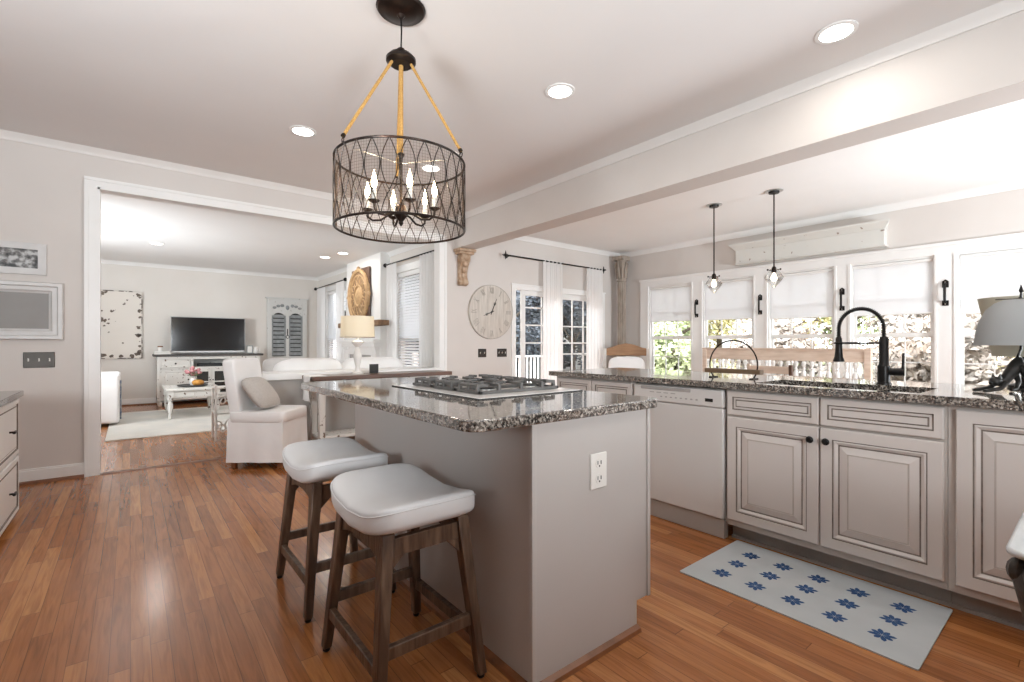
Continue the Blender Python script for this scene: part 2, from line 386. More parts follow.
        vb = s.vert(c+(fn(pb) if fn else pb)); vt = s.vert(c+(fn(pt) if fn else pt))
        for A, B in zip(rows, rows[1:]):
            for j in range(n):
                j2 = (j+1) % n; s.face((A[j], A[j2], B[j2], B[j]))
        for j in range(n):
            j2 = (j+1) % n
            s.face((vb, rows[0][j2], rows[0][j])); s.face((vt, rows[-1][j], rows[-1][j2]))
        return s
    def panel(s, P, U, V, N, wd, ht, prof, fill=0):
        """nested rectangles: prof = [(inset, depth, material of the band before it)]"""
        P, U, V, N = Vector(P), Vector(U), Vector(V), Vector(N); prev = None
        for (ins, dep, mi) in prof:
            q = [P+U*ins+V*ins+N*dep, P+U*(wd-ins)+V*ins+N*dep, P+U*(wd-ins)+V*(ht-ins)+N*dep, P+U*ins+V*(ht-ins)+N*dep]
            r = [s.vert(x) for x in q]
            if prev is None: s.face(r[::-1], 0)
            else:
                for i in range(4):
                    j = (i+1) % 4; s.face((prev[i], prev[j], r[j], r[i]), mi)
            prev = r
        if fill is not None: s.face(prev, fill)
        return s
    def frame(s, P, U, V, N, wd, ht, t, d, tb=None):   # open rectangular frame of four mitre-free bars
        P, U, V, N = Vector(P), Vector(U), Vector(V), Vector(N); tb = t if tb is None else tb
        def bx(a0, b0, a1, b1):
            lo = [P+U*a0+V*b0, P+U*a1+V*b0, P+U*a1+V*b1, P+U*a0+V*b1]
            s.hexa(lo, [q+N*d for q in lo])
        bx(0, 0, t, ht); bx(wd-t, 0, wd, ht); bx(t, 0, wd-t, tb); bx(t, ht-t, wd-t, ht)
        return s
    def build(s, name, mats, parent=None, bevel=0, smooth=35, seg=2, loc=None, subsurf=0):
        me = bpy.data.meshes.new(name)
        me.from_pydata([tuple(v) for v in s.v], [], s.f)
        if not isinstance(mats, (list, tuple)): mats = [mats]
        for m in mats: me.materials.append(m)
        for p, mi in zip(me.polygons, s.m): p.material_index = mi
        bm = bmesh.new(); bm.from_mesh(me); bmesh.ops.recalc_face_normals(bm, faces=bm.faces); bm.to_mesh(me); bm.free()
        if smooth:
            for p in me.polygons: p.use_smooth = True
            me.set_sharp_from_angle(angle=R(smooth))
        o = bpy.data.objects.new(name, me); col.objects.link(o)
        if parent is not None: o.parent = parent
        else: o.location = s.off
        if bevel:
            b = o.modifiers.new('bevel', 'BEVEL'); b.width = bevel; b.segments = seg; b.limit_method = 'ANGLE'; b.angle_limit = R(40)
        if subsurf:
            q = o.modifiers.new('sub', 'SUBSURF'); q.levels = subsurf; q.render_levels = subsurf
        return o

def tag(o, label, cat, group=None, kind=None):
    o['label'] = label; o['category'] = cat
    if group: o['group'] = group
    if kind: o['kind'] = kind
    return o
def thing(name, label, cat, loc=(0, 0, 0), rz=0, group=None):
    o = bpy.data.objects.new(name, None); col.objects.link(o); o.empty_display_size = 0.1
    o.location = loc; o.rotation_euler = (0, 0, rz)
    return tag(o, label, cat, group)
def struct(name, mb, mats, parent=None, **kw):
    o = mb.build(name, mats, parent, **kw)
    if parent is None: o['kind'] = 'structure'
    return o
def lamp(name, typ, loc, energy, colr, parent, size=0.1, rot=None):
    l = bpy.data.lights.new(name, typ); l.energy = energy; l.color = colr
    if typ == 'AREA': l.shape = 'DISK'; l.size = size
    else: l.shadow_soft_size = size
    o = bpy.data.objects.new(name, l); col.objects.link(o); o.parent = parent; o.location = loc
    if rot: o.rotation_euler = rot
    return o
X_, Y_, Z_ = Vector((1, 0, 0)), Vector((0, 1, 0)), Vector((0, 0, 1))

# ================================================================== SETTING
YW, XW, YF, XL = 5.30, 6.67, 10.90, 3.26
CK, CB, CL = 2.73, 2.66, 2.56         # kitchen, breakfast and living ceilings
struct('floor', MB().box(-3.2, -3.2, -0.12, XW+0.12, YF+0.12, 0), FLOOR, smooth=0)
struct('ceiling', MB().box(-3.2, -3.2, CK, 3.29, YW, CK+0.1), CEIL, smooth=0)
struct('ceiling_breakfast', MB().box(3.53, -3.2, CB, XW+0.12, YW, CB+0.1), WCEIL, smooth=0)
struct('ceiling_living', MB().box(-3.2, YW+0.12, CL, XL, YF+0.12, CL+0.1), WCEIL, smooth=0)
struct('beam_1', MB().box(3.29, -3.2, 2.34, 3.53, YW, CK+0.1), WALL, smooth=0)
m = MB()
m.box(-3.2, YW, 0, -0.213, YW+0.12, CK+0.1); m.box(-0.213, YW, 2.415, 3.08, YW+0.12, CK+0.1)
m.box(3.08, YW, 0, 4.27, YW+0.12, CK+0.1); m.box(4.27, YW, 1.93, 6.21, YW+0.12, CK+0.1); m.box(6.21, YW, 0, XW+0.12, YW+0.12, CK+0.1)
struct('wall_back', m, WALL, smooth=0)
WIN = [(3.935, 4.704), (3.012, 3.757), (2.051, 2.829), (1.131, 1.887), (0.20, 0.959)]
ZS, ZT = 0.56, 2.04
m = MB()
m.box(XW, -3.2, 0, XW+0.12, YW, ZS); m.box(XW, -3.2, ZT, XW+0.12, YW, CB+0.1)
ys = [-3.2]
for a, b in sorted(WIN): ys += [a, b]
ys += [YW]
for i in range(0, len(ys), 2): m.box(XW, ys[i], ZS, XW+0.12, ys[i+1], ZT)
struct('wall_right', m, WALL, smooth=0)
m = MB(); m.box(-3.2, YF, 0, XL+0.12, YF+0.12, CL+0.1)
struct('wall_living_far', m, LWALL, smooth=0)
LW = [(6.02, 6.90), (9.15, 10.30)]
m = MB(); m.box(XL, YW+0.12, 0, XL+0.12, YF, 0.66); m.box(XL, YW+0.12, 2.2, XL+0.12, YF, CL+0.1)
for a, b in ((YW+0.12, 6.02), (6.90, 9.15), (10.30, YF)): m.box(XL, a, 0.66, XL+0.12, b, 2.2)
struct('wall_living_right', m, LWALL, smooth=0)
m = MB(); m.box(-3.32, YW, 0, -3.2, YF+0.12, CL+0.1)
struct('wall_living_left', m, LWALL, smooth=0)
m = MB(); m.box(-3.32, -3.2, 0, -3.2, YW, CK+0.1)
struct('wall_left', m, WALL, smooth=0)
struct('wall_rear', MB().box(-3.32, -3.32, 0, XW+0.12, -3.2, CK+0.1), WALL, smooth=0)
# half wall towards the living room, with a white cap
m = MB(); m.box(1.0, YW+0.01, 0, 3.08, YW+0.11, 0.73); struct('wall_half', m, mat('half_wall_paint', (0.46, 0.435, 0.41, 1), 0.6, c2=(0.44, 0.415, 0.39, 1), scale=3), smooth=0)
struct('trim_half_wall_cap', MB().box(0.97, YW-0.03, 0.73, 3.08, YW+0.15, 0.80), TRIM, bevel=0.006)
# crown mouldings
def crown(name, p0, p1, n, z, mt, h=0.055):
    """triangular crown between p0 and p1 (xy), n = direction away from the wall"""
    m = MB(); nx, ny = n
    for pts in [[(0, 0), (h, 0), (h*0.9, -0.008), (h*0.35, -h*0.55), (0.012, -h*0.9), (0.01, -h), (0, -h)]]:
        A = [(p0[0]+nx*a, p0[1]+ny*a, z+b) for a, b in pts]; B = [(p1[0]+nx*a, p1[1]+ny*a, z+b) for a, b in pts]
        ia = [m.vert(q) for q in A]; ib = [m.vert(q) for q in B]
        m.face(ia[::-1]); m.face(ib); k = len(pts)
        for i in range(k): m.face((ia[i], ia[(i+1) % k], ib[(i+1) % k], ib[i]))
    struct(name, m, mt)
crown('trim_crown_back', (-3.2, YW), (3.29, YW), (0, -1), CK, CROWN)
crown('trim_crown_beam', (3.29, -3.2), (3.29, YW), (-1, 0), CK, CROWN)
crown('trim_crown_breakfast_back', (3.53, YW), (XW, YW), (0, -1), CB, TRIM, 0.06)
crown('trim_crown_breakfast_right', (XW, -3.2), (XW, YW), (-1, 0), CB, TRIM, 0.07)
crown('trim_crown_living_right', (XL, YW+0.12), (XL, YF), (-1, 0), CL, TRIM, 0.06)
crown('trim_crown_living_far', (-3.2, YF), (XL, YF), (0, -1), CL, TRIM, 0.06)
# cased opening
m = MB()
for xa, xb in ((-0.295, -0.213), (3.08, 3.165)):
    m.box(xa, YW-0.018, 0, xb, YW, 2.415); m.box(xa+0.055 if xa > 0 else xa, YW-0.028, 0, xb if xa > 0 else xb-0.055, YW-0.018, 2.415)
m.box(-0.295, YW-0.018, 2.415, 3.165, YW, 2.49); m.box(-0.295, YW-0.028, 2.465, 3.165, YW-0.018, 2.49)
m.box(-0.213, YW-0.018, 0, -0.195, YW+0.12, 2.415); m.box(3.062, YW-0.018, 0.80, 3.08, YW+0.12, 2.415); m.box(-0.213, YW-0.018, 2.40, 3.08, YW+0.12, 2.415)
struct('trim_opening_casing', m, TRIM, smooth=0)
struct('baseboard_back', MB().box(-3.2, YW-0.016, 0.02, -0.295, YW, 0.105).box(-3.2, YW-0.011, 0.105, -0.295, YW, 0.118), TRIM, bevel=0.003)
struct('trim_shoe_back', MB().prism([(YW-0.016, 0), (YW-0.040, 0), (YW-0.036, 0.016), (YW-0.016, 0.024)], 'yz', -3.2, -0.295), SHOE)
struct('baseboard_living', MB().box(-3.2, YF-0.016, 0.022, XL, YF, 0.12), TRIM, bevel=0.003)
struct('trim_shoe_living', MB().box(-3.2, YF-0.035, 0, XL, YF-0.016, 0.022), SHOE, bevel=0.004)
struct('trim_threshold', MB().prism([(5.26, 0), (5.275, 0.009), (5.325, 0.009), (5.34, 0)], 'yz', -0.195, 1.0), SHOE)

# ---- breakfast windows: white casing grid, sashes, glass, shades
m = MB()
m.box(XW-0.02, 0.04, ZT, XW, 4.86, 2.155); m.box(XW-0.035, 0.03, 2.13, XW-0.02, 4.87, 2.163)
m.box(XW-0.02, 0.04, 0.46, XW, 4.86, ZS)
edges = [0.04]+[e for a, b in sorted(WIN) for e in (a, b)]+[4.86]
for i in range(0, len(edges), 2): m.box(XW-0.02, edges[i], ZS, XW, edges[i+1], ZT)
for a, b in WIN:
    m.box(XW-0.028, a-0.022, ZS, XW-0.02, a, ZT); m.box(XW-0.028, b, ZS, XW-0.02, b+0.022, ZT)
m.box(XW-0.07, 0.02, ZS-0.025, XW, 4.88, ZS)
struct('trim_window_casing', m, TRIM, smooth=0)
for k, (a, b) in enumerate(WIN):
    m = MB(); f = 0.045
    zm = 1.20
    m.frame((XW+0.03, a, zm-0.02), Y_, Z_, X_, b-a, ZT-zm+0.02, f, 0.03)
    m.frame((XW+0.055, a, ZS), Y_, Z_, X_, b-a, zm+0.02-ZS, f, 0.03, 0.07)
    m.frame((XW, a, ZS), Y_, Z_, X_, b-a, ZT-ZS, 0.02, 0.10)
    for q in (1/3, 2/3):
        yy = a+f+(b-a-2*f)*q
        m.box(XW+0.035, yy-0.008, zm, XW+0.052, yy+0.008, ZT); m.box(XW+0.06, yy-0.005, ZS, XW+0.077, yy+0.005, zm)
    m.box(XW+0.035, a, 1.60, XW+0.052, b, 1.616); m.box(XW+0.06, a, 0.89, XW+0.077, b, 0.903)
    wo = struct('window_%d' % (k+1), m, TRIM, smooth=0)
    MB().box(XW+0.042, a+0.03, zm, XW+0.045, b-0.03, ZT-0.03).box(XW+0.067, a+0.03, ZS+0.03, XW+0.070, b-0.03, zm).build('window_glass', GLASS, wo, smooth=0)
SHB = [1.463, 1.458, 1.437, 1.433, 1.415]
places = ['leftmost window, beside the corner post', 'second window from the corner post', 'middle window of the row', 'window behind the black faucet', 'window behind the two table lamps']
for k, (a, b) in enumerate(WIN):
    t = thing('roller_shade', 'white fabric roller shade half lowered over the '+places[k], 'window shade', (XW+0.012, (a+b)/2, 2.0), group='white roller shades')
    o = t.location
    m = MB(o); m.box(XW+0.010, a+0.024, SHB[k], XW+0.0125, b-0.024, 2.0); m.build('shade_fabric', SHADE, t, smooth=0)
    MB(o).tube([(XW+0.012, a+0.024, 2.0), (XW+0.012, b-0.024, 2.0)], 0.018, 10).build('roller', TRIM, t)
    MB(o).tube([(XW+0.0112, a+0.024, SHB[k]), (XW+0.0112, b-0.024, SHB[k])], 0.008, 8).build('hem_bar', TRIM, t)
SCO = [3.846, 2.92, 1.970, 1.045]
scn = ['between the two windows nearest the corner post', 'between the second and the middle window', 'just left of the faucet window', 'between the faucet window and the lamps']
for k, y in enumerate(SCO):
    t = thing('barn_door_pull', 'black iron door pull on the white post '+scn[k], 'door pull', (XW-0.02, y, 1.5), group='iron pulls on the window posts')
    z0, z1 = 1.50, 1.775; o = t.location
    MB(o).prism([(y-0.026, z1-0.085), (y+0.026, z1-0.085), (y+0.026, z1-0.02), (y, z1), (y-0.026, z1-0.02)], 'yz', XW-0.030, XW-0.020).build('mount_plate', BLACK, t, bevel=0.002)
    MB(o).box(XW-0.030, y-0.026, z0, XW-0.020, y+0.026, z0+0.055).build('mount_plate', BLACK, t, bevel=0.002)
    MB(o).tube([(XW-0.026, y, z0+0.03), (XW-0.06, y, z0+0.045), (XW-0.065, y, z0+0.07), (XW-0.065, y, z1-0.08), (XW-0.06, y, z1-0.055), (XW-0.026, y, z1-0.04)], 0.012, 8).build('handle', BLACK, t)
    for zz in (z0+0.018, z1-0.028): MB(o).lathe([(0.006, -0.031), (0.006, -0.026)], (XW-0.004, y, zz), 8, 'x').build('screw', STEEL, t)

# ---- sliding french door in the back wall
m = MB(); x0, x1, zt = 4.235, 6.247, 1.965
m.box(x0, YW-0.02, 0, 4.31, YW, zt); m.box(6.18, YW-0.02, 0, x1, YW, zt); m.box(4.31, YW-0.02, 1.885, 6.18, YW, zt)
m.box(x0-0.01, YW-0.03, 1.945, x1+0.01, YW-0.02, zt)
struct('trim_door_casing', m, TRIM, smooth=0)
m = MB()
m.frame((4.30, YW+0.02, 0), X_, Z_, Y_, 1.90, 1.93, 0.035, 0.09)
m.box(4.44, YW+0.022, 0.036, 4.52, YW+0.029, 1.89)
m.frame((4.455, YW+0.031, 0.036), X_, Z_, Y_, 0.80, 1.855, 0.075, 0.028, 0.2)
m.frame((5.22, YW+0.061, 0.036), X_, Z_, Y_, 0.94, 1.855, 0.085, 0.04, 0.2)
for zz in (0.50, 0.955, 1.115, 1.38, 1.64):
    if zz != 0.955: m.box(4.54, YW+0.045, zz-0.010, 5.2, YW+0.06, zz+0.010)
for zz in (0.56, 0.94, 1.115, 1.38):
    m.box(5.30, YW+0.075, zz-0.010, 6.09, YW+0.09, zz+0.010)
for xx in (5.56, 5.82): m.box(xx-0.010, YW+0.075, 0.2, xx+0.010, YW+0.09, 1.82)
m.box(4.86, YW+0.045, 0.2, 4.88, YW+0.06, 1.82)
d1 = struct('door_1', m, TRIM, smooth=0)
MB().box(4.33, YW+0.05, 0.05, 4.46, YW+0.052, 1.9).box(4.54, YW+0.05, 0.2, 5.2, YW+0.052, 1.83).box(5.30, YW+0.08, 0.2, 6.1, YW+0.082, 1.83).build('door_glass', GLASS, d1, smooth=0)
MB().box(5.235, YW+0.025, 0.85, 5.26, YW+0.05, 1.05).build('door_handle', STEEL, d1, bevel=0.006)

def rod(name, label, p0, p1, fin, r=0.011, wall=None, group=None, cross=False):
    t = thing(name, label, 'curtain rod', p0, group=group)
    p0 = Vector(p0); p1 = Vector(p1); d = (p1-p0).normalized()
    MB(p0).tube([p0, p1], r, 10).build('rod', BLACK, t)
    for p, sg in ((p0, -1), (p1, 1)):
        m = MB(p0); q = p+d*sg*0.03
        if cross:
            m.blob(q, 0.022, 0.022, 0.022); m.tube([q-Z_*0.06, q, q+Z_*0.06], [0.004, 0.016, 0.004], 8)
            sd = d.cross(Z_); m.tube([q-sd*0.05, q, q+sd*0.05], [0.004, 0.014, 0.004], 8); m.tube([q, q+d*sg*0.06], [0.014, 0.003], 8)
        else: m.blob(q, 0.034, 0.034, 0.034)
        m.build('finial', BLACK, t)
    for p in (p0+d*0.06, p1-d*0.06):
        w_ = Vector(wall)
        MB(p0).tube([p, p+w_], 0.007, 6).lathe([(0.022, -0.004), (0.022, 0.004)], p+w_*0.96, 10, 'x' if abs(w_.x) > 0.01 else 'y').build('bracket', BLACK, t)
    return t
def curtain(label, a, b, z0, z1, folds, amp, plane, c, group):
    """gathered sheer panel; plane 'y': runs along x at y=c ; plane 'x': runs along y at x=c"""
    loc = ((a+b)/2, c, z1) if plane == 'y' else (c, (a+b)/2, z1)
    m = MB(loc); rr = random.Random(int(a*1000)); ph = [rr.uniform(0, 6) for _ in range(4)]
    def fn(u, v):
        sp = 1+0.06*(1-v); s_ = a+(b-a)*(0.5+(u-0.5)*sp)
        dd = amp*(math.sin(u*folds*2*PI+ph[0])+0.4*math.sin(u*folds*4.1*PI+ph[1]+v))*(0.65+0.35*(1-v))
        z = z0+(z1-z0)*v
        return (s_, c+dd, z) if plane == 'y' else (c+dd, s_, z)
    m.grid(fn, int(folds*14), 10)
    return tag(m.build('sheer_curtain', CURT, smooth=80), label, 'curtain', group)
rod('curtain_rod', 'black curtain rod with cross finials above the glass french doors', (4.09, YW-0.1, 2.335), (6.09, YW-0.1, 2.325), 0, wall=(0, 0.1, 0), cross=True)
curtain('white sheer curtain hanging over the middle of the french doors', 4.765, 5.17, 0.02, 2.345, 5, 0.022, 'y', YW-0.1, 'curtains at the french doors')
curtain('white sheer curtain at the right edge of the french doors, by the corner post', 5.71, 6.08, 0.02, 2.335, 5, 0.022, 'y', YW-0.1, 'curtains at the french doors')
# ---- living room windows with blinds, rods and curtains
def living_window(n, ya, yb, label):
    m = MB()
    m.frame((XL-0.02, ya-0.08, 0.58), Y_, Z_, X_, yb-ya+0.16, 1.70, 0.08, 0.02); m.box(XL-0.03, ya-0.1, 2.27, XL, yb+0.1, 2.30)
    m.frame((XL+0.03, ya, 0.66), Y_, Z_, X_, yb-ya, 0.56, 0.045, 0.05); m.frame((XL+0.05, ya, 1.2), Y_, Z_, X_, yb-ya, 1.0, 0.045, 0.05)
    m.box(XL-0.05, ya-0.09, 0.63, XL+0.03, yb+0.09, 0.66)
    wo = struct('window_%d' % n, m, TRIM, smooth=0)
    MB().box(XL+0.05, ya, 0.66, XL+0.053, yb, 1.2).box(XL+0.075, ya, 1.2, XL+0.078, yb, 2.2).build('window_glass', GLASS, wo, smooth=0)
    t = thing('venetian_blind', label, 'blind', (XL+0.012, (ya+yb)/2, 2.19), group='white slatted blinds')
    o = t.location
    MB(o).box(XL-0.005, ya+0.01, 2.13, XL+0.03, yb-0.01, 2.195).build('head_rail', TRIM, t, bevel=0.004)
    m = MB(o); z = 2.10
    while z > 0.70:
        tl = 0.0215 if z > 1.2 else 0.012
        m.hexa([(XL-0.008, ya+0.015, z-tl), (XL-0.008, yb-0.015, z-tl), (XL+0.028, yb-0.015, z+tl), (XL+0.028, ya+0.015, z+tl)],
               [(XL-0.008, ya+0.015, z-tl+0.003), (XL-0.008, yb-0.015, z-tl+0.003), (XL+0.028, yb-0.015, z+tl+0.003), (XL+0.028, ya+0.015, z+tl+0.003)])
        z -= 0.043
    m.build('slats', BLIND, t, smooth=0)
    m = MB(o)
    for q in (0.2, 0.8): m.tube([(XL+0.01, ya+(yb-ya)*q, 0.68), (XL+0.01, ya+(yb-ya)*q, 2.14)], 0.0025, 5)
    m.build('cords', TRIM, t)
    MB(o).box(XL-0.004, ya+0.015, 0.67, XL+0.024, yb-0.015, 0.69).build('bottom_rail', TRIM, t, bevel=0.003)
living_window(6, *LW[0], 'white slatted blind in the living room window right of the fireplace')
living_window(7, *LW[1], 'white slatted blind in the living room window left of the fireplace')
rod('curtain_rod', 'black curtain rod with ball finials right of the fireplace', (XL-0.1, 7.12, 2.345), (XL-0.1, 5.47, 2.345), 0, wall=(0.1, 0, 0))
rod('curtain_rod', 'black curtain rod with ball finials left of the fireplace, near the shutters', (XL-0.1, 10.75, 2.30), (XL-0.1, 8.98, 2.315), 0, wall=(0.1, 0, 0))
curtain('white sheer curtain nearest the cased opening, right of the living room window', 5.50, 6.02, 0.02, 2.335, 6, 0.02, 'x', XL-0.1, 'living room curtains')
curtain('white sheer curtain beside the fireplace, left edge of the nearer window', 6.74, 7.08, 0.02, 2.335, 5, 0.02, 'x', XL-0.1, 'living room curtains')
curtain('white sheer curtain just left of the fireplace chimney', 9.02, 9.42, 0.02, 2.30, 5, 0.02, 'x', XL-0.1, 'living room curtains')
curtain('white sheer curtain in the far corner beside the old shutters', 10.15, 10.68, 0.02, 2.29, 6, 0.02, 'x', XL-0.1, 'living room curtains')

# ================================================================== ISLAND
isl = thing('kitchen_island', 'grey painted kitchen island carrying the granite top and cooktop', 'kitchen island', (1.26, 1.9, 0))
o = isl.location
m = MB(o); m.prism([(0.99, 0), (1.525, 0), (1.525, 0.11), (1.60, 0.11), (1.60, 0.853), (0.99, 0.853)], 'xz', 1.13, 2.65)
m.build('body', ISL, isl, bevel=0.003)
MB(o).box(1.585, 1.124, 0.11, 1.604, 1.13, 0.853).build('corner_trim', ISL, isl, bevel=0.002)
MB(o).box(0.982, 1.122, 0.0, 0.999, 1.139, 0.853).build('corner_trim', ISL, isl, bevel=0.002)
m = MB(o)
m.prism([(1.13, 0), (1.108, 0), (1.112, 0.014), (1.13, 0.022)], 'yz', 0.97, 1.525); m.prism([(0.99, 0), (0.968, 0), (0.972, 0.014), (0.99, 0.022)], 'xz', 1.11, 2.65)
m.build('shoe_moulding', SHOE, isl)
def outline_round(x0, y0, x1, y1, r, n=8):
    pts = []
    for cx, cy, a in ((x1-r, y1-r, 0), (x0+r, y1-r, 90), (x0+r, y0+r, 180), (x1-r, y0+r, 270)):
        for i in range(n+1):
            t = R(a+90*i/n); pts.append((cx+r*math.cos(t), cy+r*math.sin(t)))
    return pts
m = MB((1.17, 1.93, 0.853)); m.prism(outline_round(0.725, 1.085, 1.63, 2.785, 0.055), 'xy', 0.853, 0.888)
tag(m.build('island_countertop', GRAN, bevel=0.006, seg=3), 'speckled dark granite countertop with rounded corners on the grey island', 'countertop')
# outlet on the island's end
t = thing('wall_outlet', 'white double outlet on the grey end panel of the island', 'outlet', (1.297, 1.13, 0.651)); o = t.location
MB(o).box(1.255, 1.123, 0.588, 1.340, 1.13, 0.714).build('cover_plate', IVORY, t, bevel=0.004)
for zz in (0.678, 0.624):
    s_ = MB(o).lathe([(0.018, -0.009), (0.018, -0.006)], (1.297, 1.13, zz), 16, 'y').build('socket', IVORY, t)
    MB(o).box(1.287, 1.120, zz-0.004, 1.290, 1.1215, zz+0.009).box(1.303, 1.120, zz-0.004, 1.307, 1.1215, zz+0.009).lathe([(0.0035, -0.0098), (0.0035, -0.0088)], (1.297, 1.13, zz-0.010), 8, 'y').build('slots', DARKS, s_)

# cooktop
CZ = 0.888
ck = thing('gas_cooktop', 'gas cooktop with white plate and dark cast iron grates on the island', 'cooktop', (1.31, 1.86, CZ)); o = ck.location
m = MB(o); m.prism(outline_round(1.03, 1.48, 1.59, 2.24, 0.015), 'xy', CZ, CZ+0.006); m.build('plate', COOKW, ck, bevel=0.002)
m = MB(o); m.frame((1.026, 1.476, CZ), X_, Y_, Z_, 0.568, 0.768, 0.006, 0.0045); m.build('edge_trim', DARKS, ck)
for (bx, by, br) in ((1.20, 1.67, 0.040), (1.44, 1.67, 0.034), (1.32, 1.87, 0.050), (1.20, 2.07, 0.034), (1.44, 2.07, 0.040)):
    b_ = MB(o).lathe([(br*1.35, CZ+0.006), (br*1.35, CZ+0.010), (br, CZ+0.015), (br, CZ+0.020)], (bx, by, 0), 20).build('burner', STEEL, ck)
    MB(o).lathe([(br*0.9, CZ+0.020), (br*0.95, CZ+0.024), (br*0.8, CZ+0.029)], (bx, by, 0), 20).build('burner_cap', BURN, b_)
for (ya, yb) in ((1.575, 1.765), (1.775, 1.965), (1.975, 2.165)):
    m = MB(o); zt = CZ+0.043; zl = CZ+0.014; xa, xb = 1.10, 1.54; ym = (ya+yb)/2
    for yy in (ya+0.007, yb-0.007): m.bar((xa, yy, zl), (xb, yy, zl), 0.014, 0.012)
    for xx in (xa+0.007, xb-0.007): m.bar((xx, ya, zl), (xx, yb, zl), 0.014, 0.012)
    for cx in (1.20, 1.32, 1.44):
        for yy, sg in ((ya+0.007, 1), (yb-0.007, -1)):
            m.post((cx, yy, zl), 0.016, 0.016, (cx, yy, zt), 0.013, 0.013)
            m.bar((cx, yy-sg*0.006, zt-0.004), (cx, ym-sg*0.028, zt-0.002), 0.012, 0.013)
    for xx, sg in ((xa+0.007, 1), (xb-0.007, -1)):
        for yy in (ya+0.03, ym, yb-0.03):
            m.post((xx, yy, zl), 0.016, 0.016, (xx, yy, zt), 0.013, 0.013)
            m.bar((xx-sg*0.006, yy, zt-0.004), (xx+sg*(0.075 if yy == ym else 0.05), yy, zt-0.002), 0.012, 0.013)
        m.bar((xx, ya+0.025, zt-0.004), (xx, yb-0.025, zt-0.004), 0.011, 0.012)
    m.bar((1.235, ym, zt-0.004), (1.285, ym, zt-0.002), 0.012, 0.013); m.bar((1.355, ym, zt-0.004), (1.405, ym, zt-0.002), 0.012, 0.013)
    m.build('grate', IRON, ck, bevel=0.002)

# ================================================================== STOOLS
def stool(x, y, label):
    t = thing('counter_stool', label, 'stool', (x, y, 0), group='saddle stools at the island')
    top = 0.515
    for sx in (-1, 1):
        for sy in (-1, 1):
            MB().post((sx*0.178, sy*0.228, 0.014), 0.030, 0.034, (sx*0.130, sy*0.172, top+0.02), 0.040, 0.050).build('leg', STWOOD, t, bevel=0.004)
            MB().lathe([(0.011, 0), (0.013, 0.003), (0.012, 0.014)], (sx*0.178, sy*0.228, 0), 10).build('foot_glide', BLACK, t)
    for sx in (-1, 1):      # long aprons with an arched lower edge
        poly = []
        for i in range(13):
            u = -1+2*i/12; poly.append((u*0.165, top-0.072+0.028*(1-u*u)))
        poly += [(0.160, top), (-0.160, top)]
        MB().prism(poly, 'yz', sx*0.134-0.011, sx*0.134+0.011).build('apron', STWOOD, t, bevel=0.002)
    for sy in (-1, 1):
        MB().prism([(-0.13, top-0.055), (0.13, top-0.055), (0.125, top), (-0.125, top)], 'xz', sy*0.176-0.011, sy*0.176+0.011).build('apron', STWOOD, t, bevel=0.002)
        for sx in (-1, 1):
            MB().prism([(sx*0.12, top-0.055), (sx*0.075, top-0.055), (sx*0.135, top-0.115)], 'xz', sy*0.176-0.008, sy*0.176+0.008).build('corner_bracket', STWOOD, t, bevel=0.002)
        MB().bar((-0.163, sy*0.207, 0.195), (0.163, sy*0.207, 0.195), 0.022, 0.038).build('stretcher', STWOOD, t, bevel=0.003)
    for sx in (-1, 1):
        MB().bar((sx*0.168, -0.212, 0.145), (sx*0.168, 0.212, 0.145), 0.022, 0.038).build('stretcher', STWOOD, t, bevel=0.003)
    def sad(p):
        u = p.y/0.25; q = Vector((p.x*(1-0.02*u*u), p.y, p.z)); q.z += 0.048*u*u-0.004
        return q
    MB().blob((0, 0, top+0.038), 0.185, 0.25, 0.046, 44, 22, 0.38, sad).build('saddle_seat', SEAT, t, smooth=60)
    m = MB(); pts = []
    for i in range(60):
        a = 2*PI*i/60
        def pw(v): return math.copysign(abs(v)**0.38, v)
        px, py = 0.183*pw(math.cos(a)), 0.248*pw(math.sin(a)); pts.append((px*1.006, py*1.006, top+0.034+0.018+0.048*(py/0.25)**2))
    m.tube(pts, 0.0022, 5, closed=True); m.build('seat_piping', SEAT, t)
    return t
stool(0.728, 1.522, 'nearer wooden counter stool with white saddle seat beside the island corner')
stool(0.728, 2.205, 'farther wooden counter stool with white saddle seat, partly under the island overhang')

# ================================================================== PENINSULA
FX = 2.62       # frame face; doors stand 2 cm proud
DOORP = [(0, 0, 0), (0, 0.016, 0), (0.004, 0.020, 0), (0.050, 0.020, 0), (0.0515, 0.016, 1), (0.0545, 0.016, 1), (0.060, 0.018, 0), (0.072, 0.010, 0), (0.0745, 0.008, 1), (0.078, 0.008, 1), (0.110, 0.017, 0), (0.113, 0.0155, 2), (0.116, 0.0165, 2)]
DRAWP = [(0, 0, 0), (0, 0.016, 0), (0.004, 0.020, 0), (0.030, 0.020, 0), (0.032, 0.014, 1), (0.0355, 0.012, 1), (0.045, 0.012, 0), (0.048, 0.012, 1), (0.051, 0.015, 1)]
GLZ2 = mat('faint_glaze', (0.46, 0.41, 0.37, 1), 0.5, c2=(0.5, 0.45, 0.41, 1), scale=20)
def front(par, name, y0, y1, z0, z1, prof, x=FX):
    o = par.location
    return MB(o).panel((x, y0, z0), Y_, Z_, -X_, y1-y0, z1-z0, prof, 0).build(name, [CAB, GLAZE, GLZ2], par, smooth=0)
def knob(par, x, y, z, off, name='knob', mt=BLACK, d=-1):
    m = MB(off)
    m.lathe([(0.008, 0), (0.006, d*0.012), (0.007, d*0.016), (0.016, d*0.019), (0.017, d*0.024), (0.010, d*0.030)], (x, y, z), 16, 'x')
    return m.build(name, mt, par)
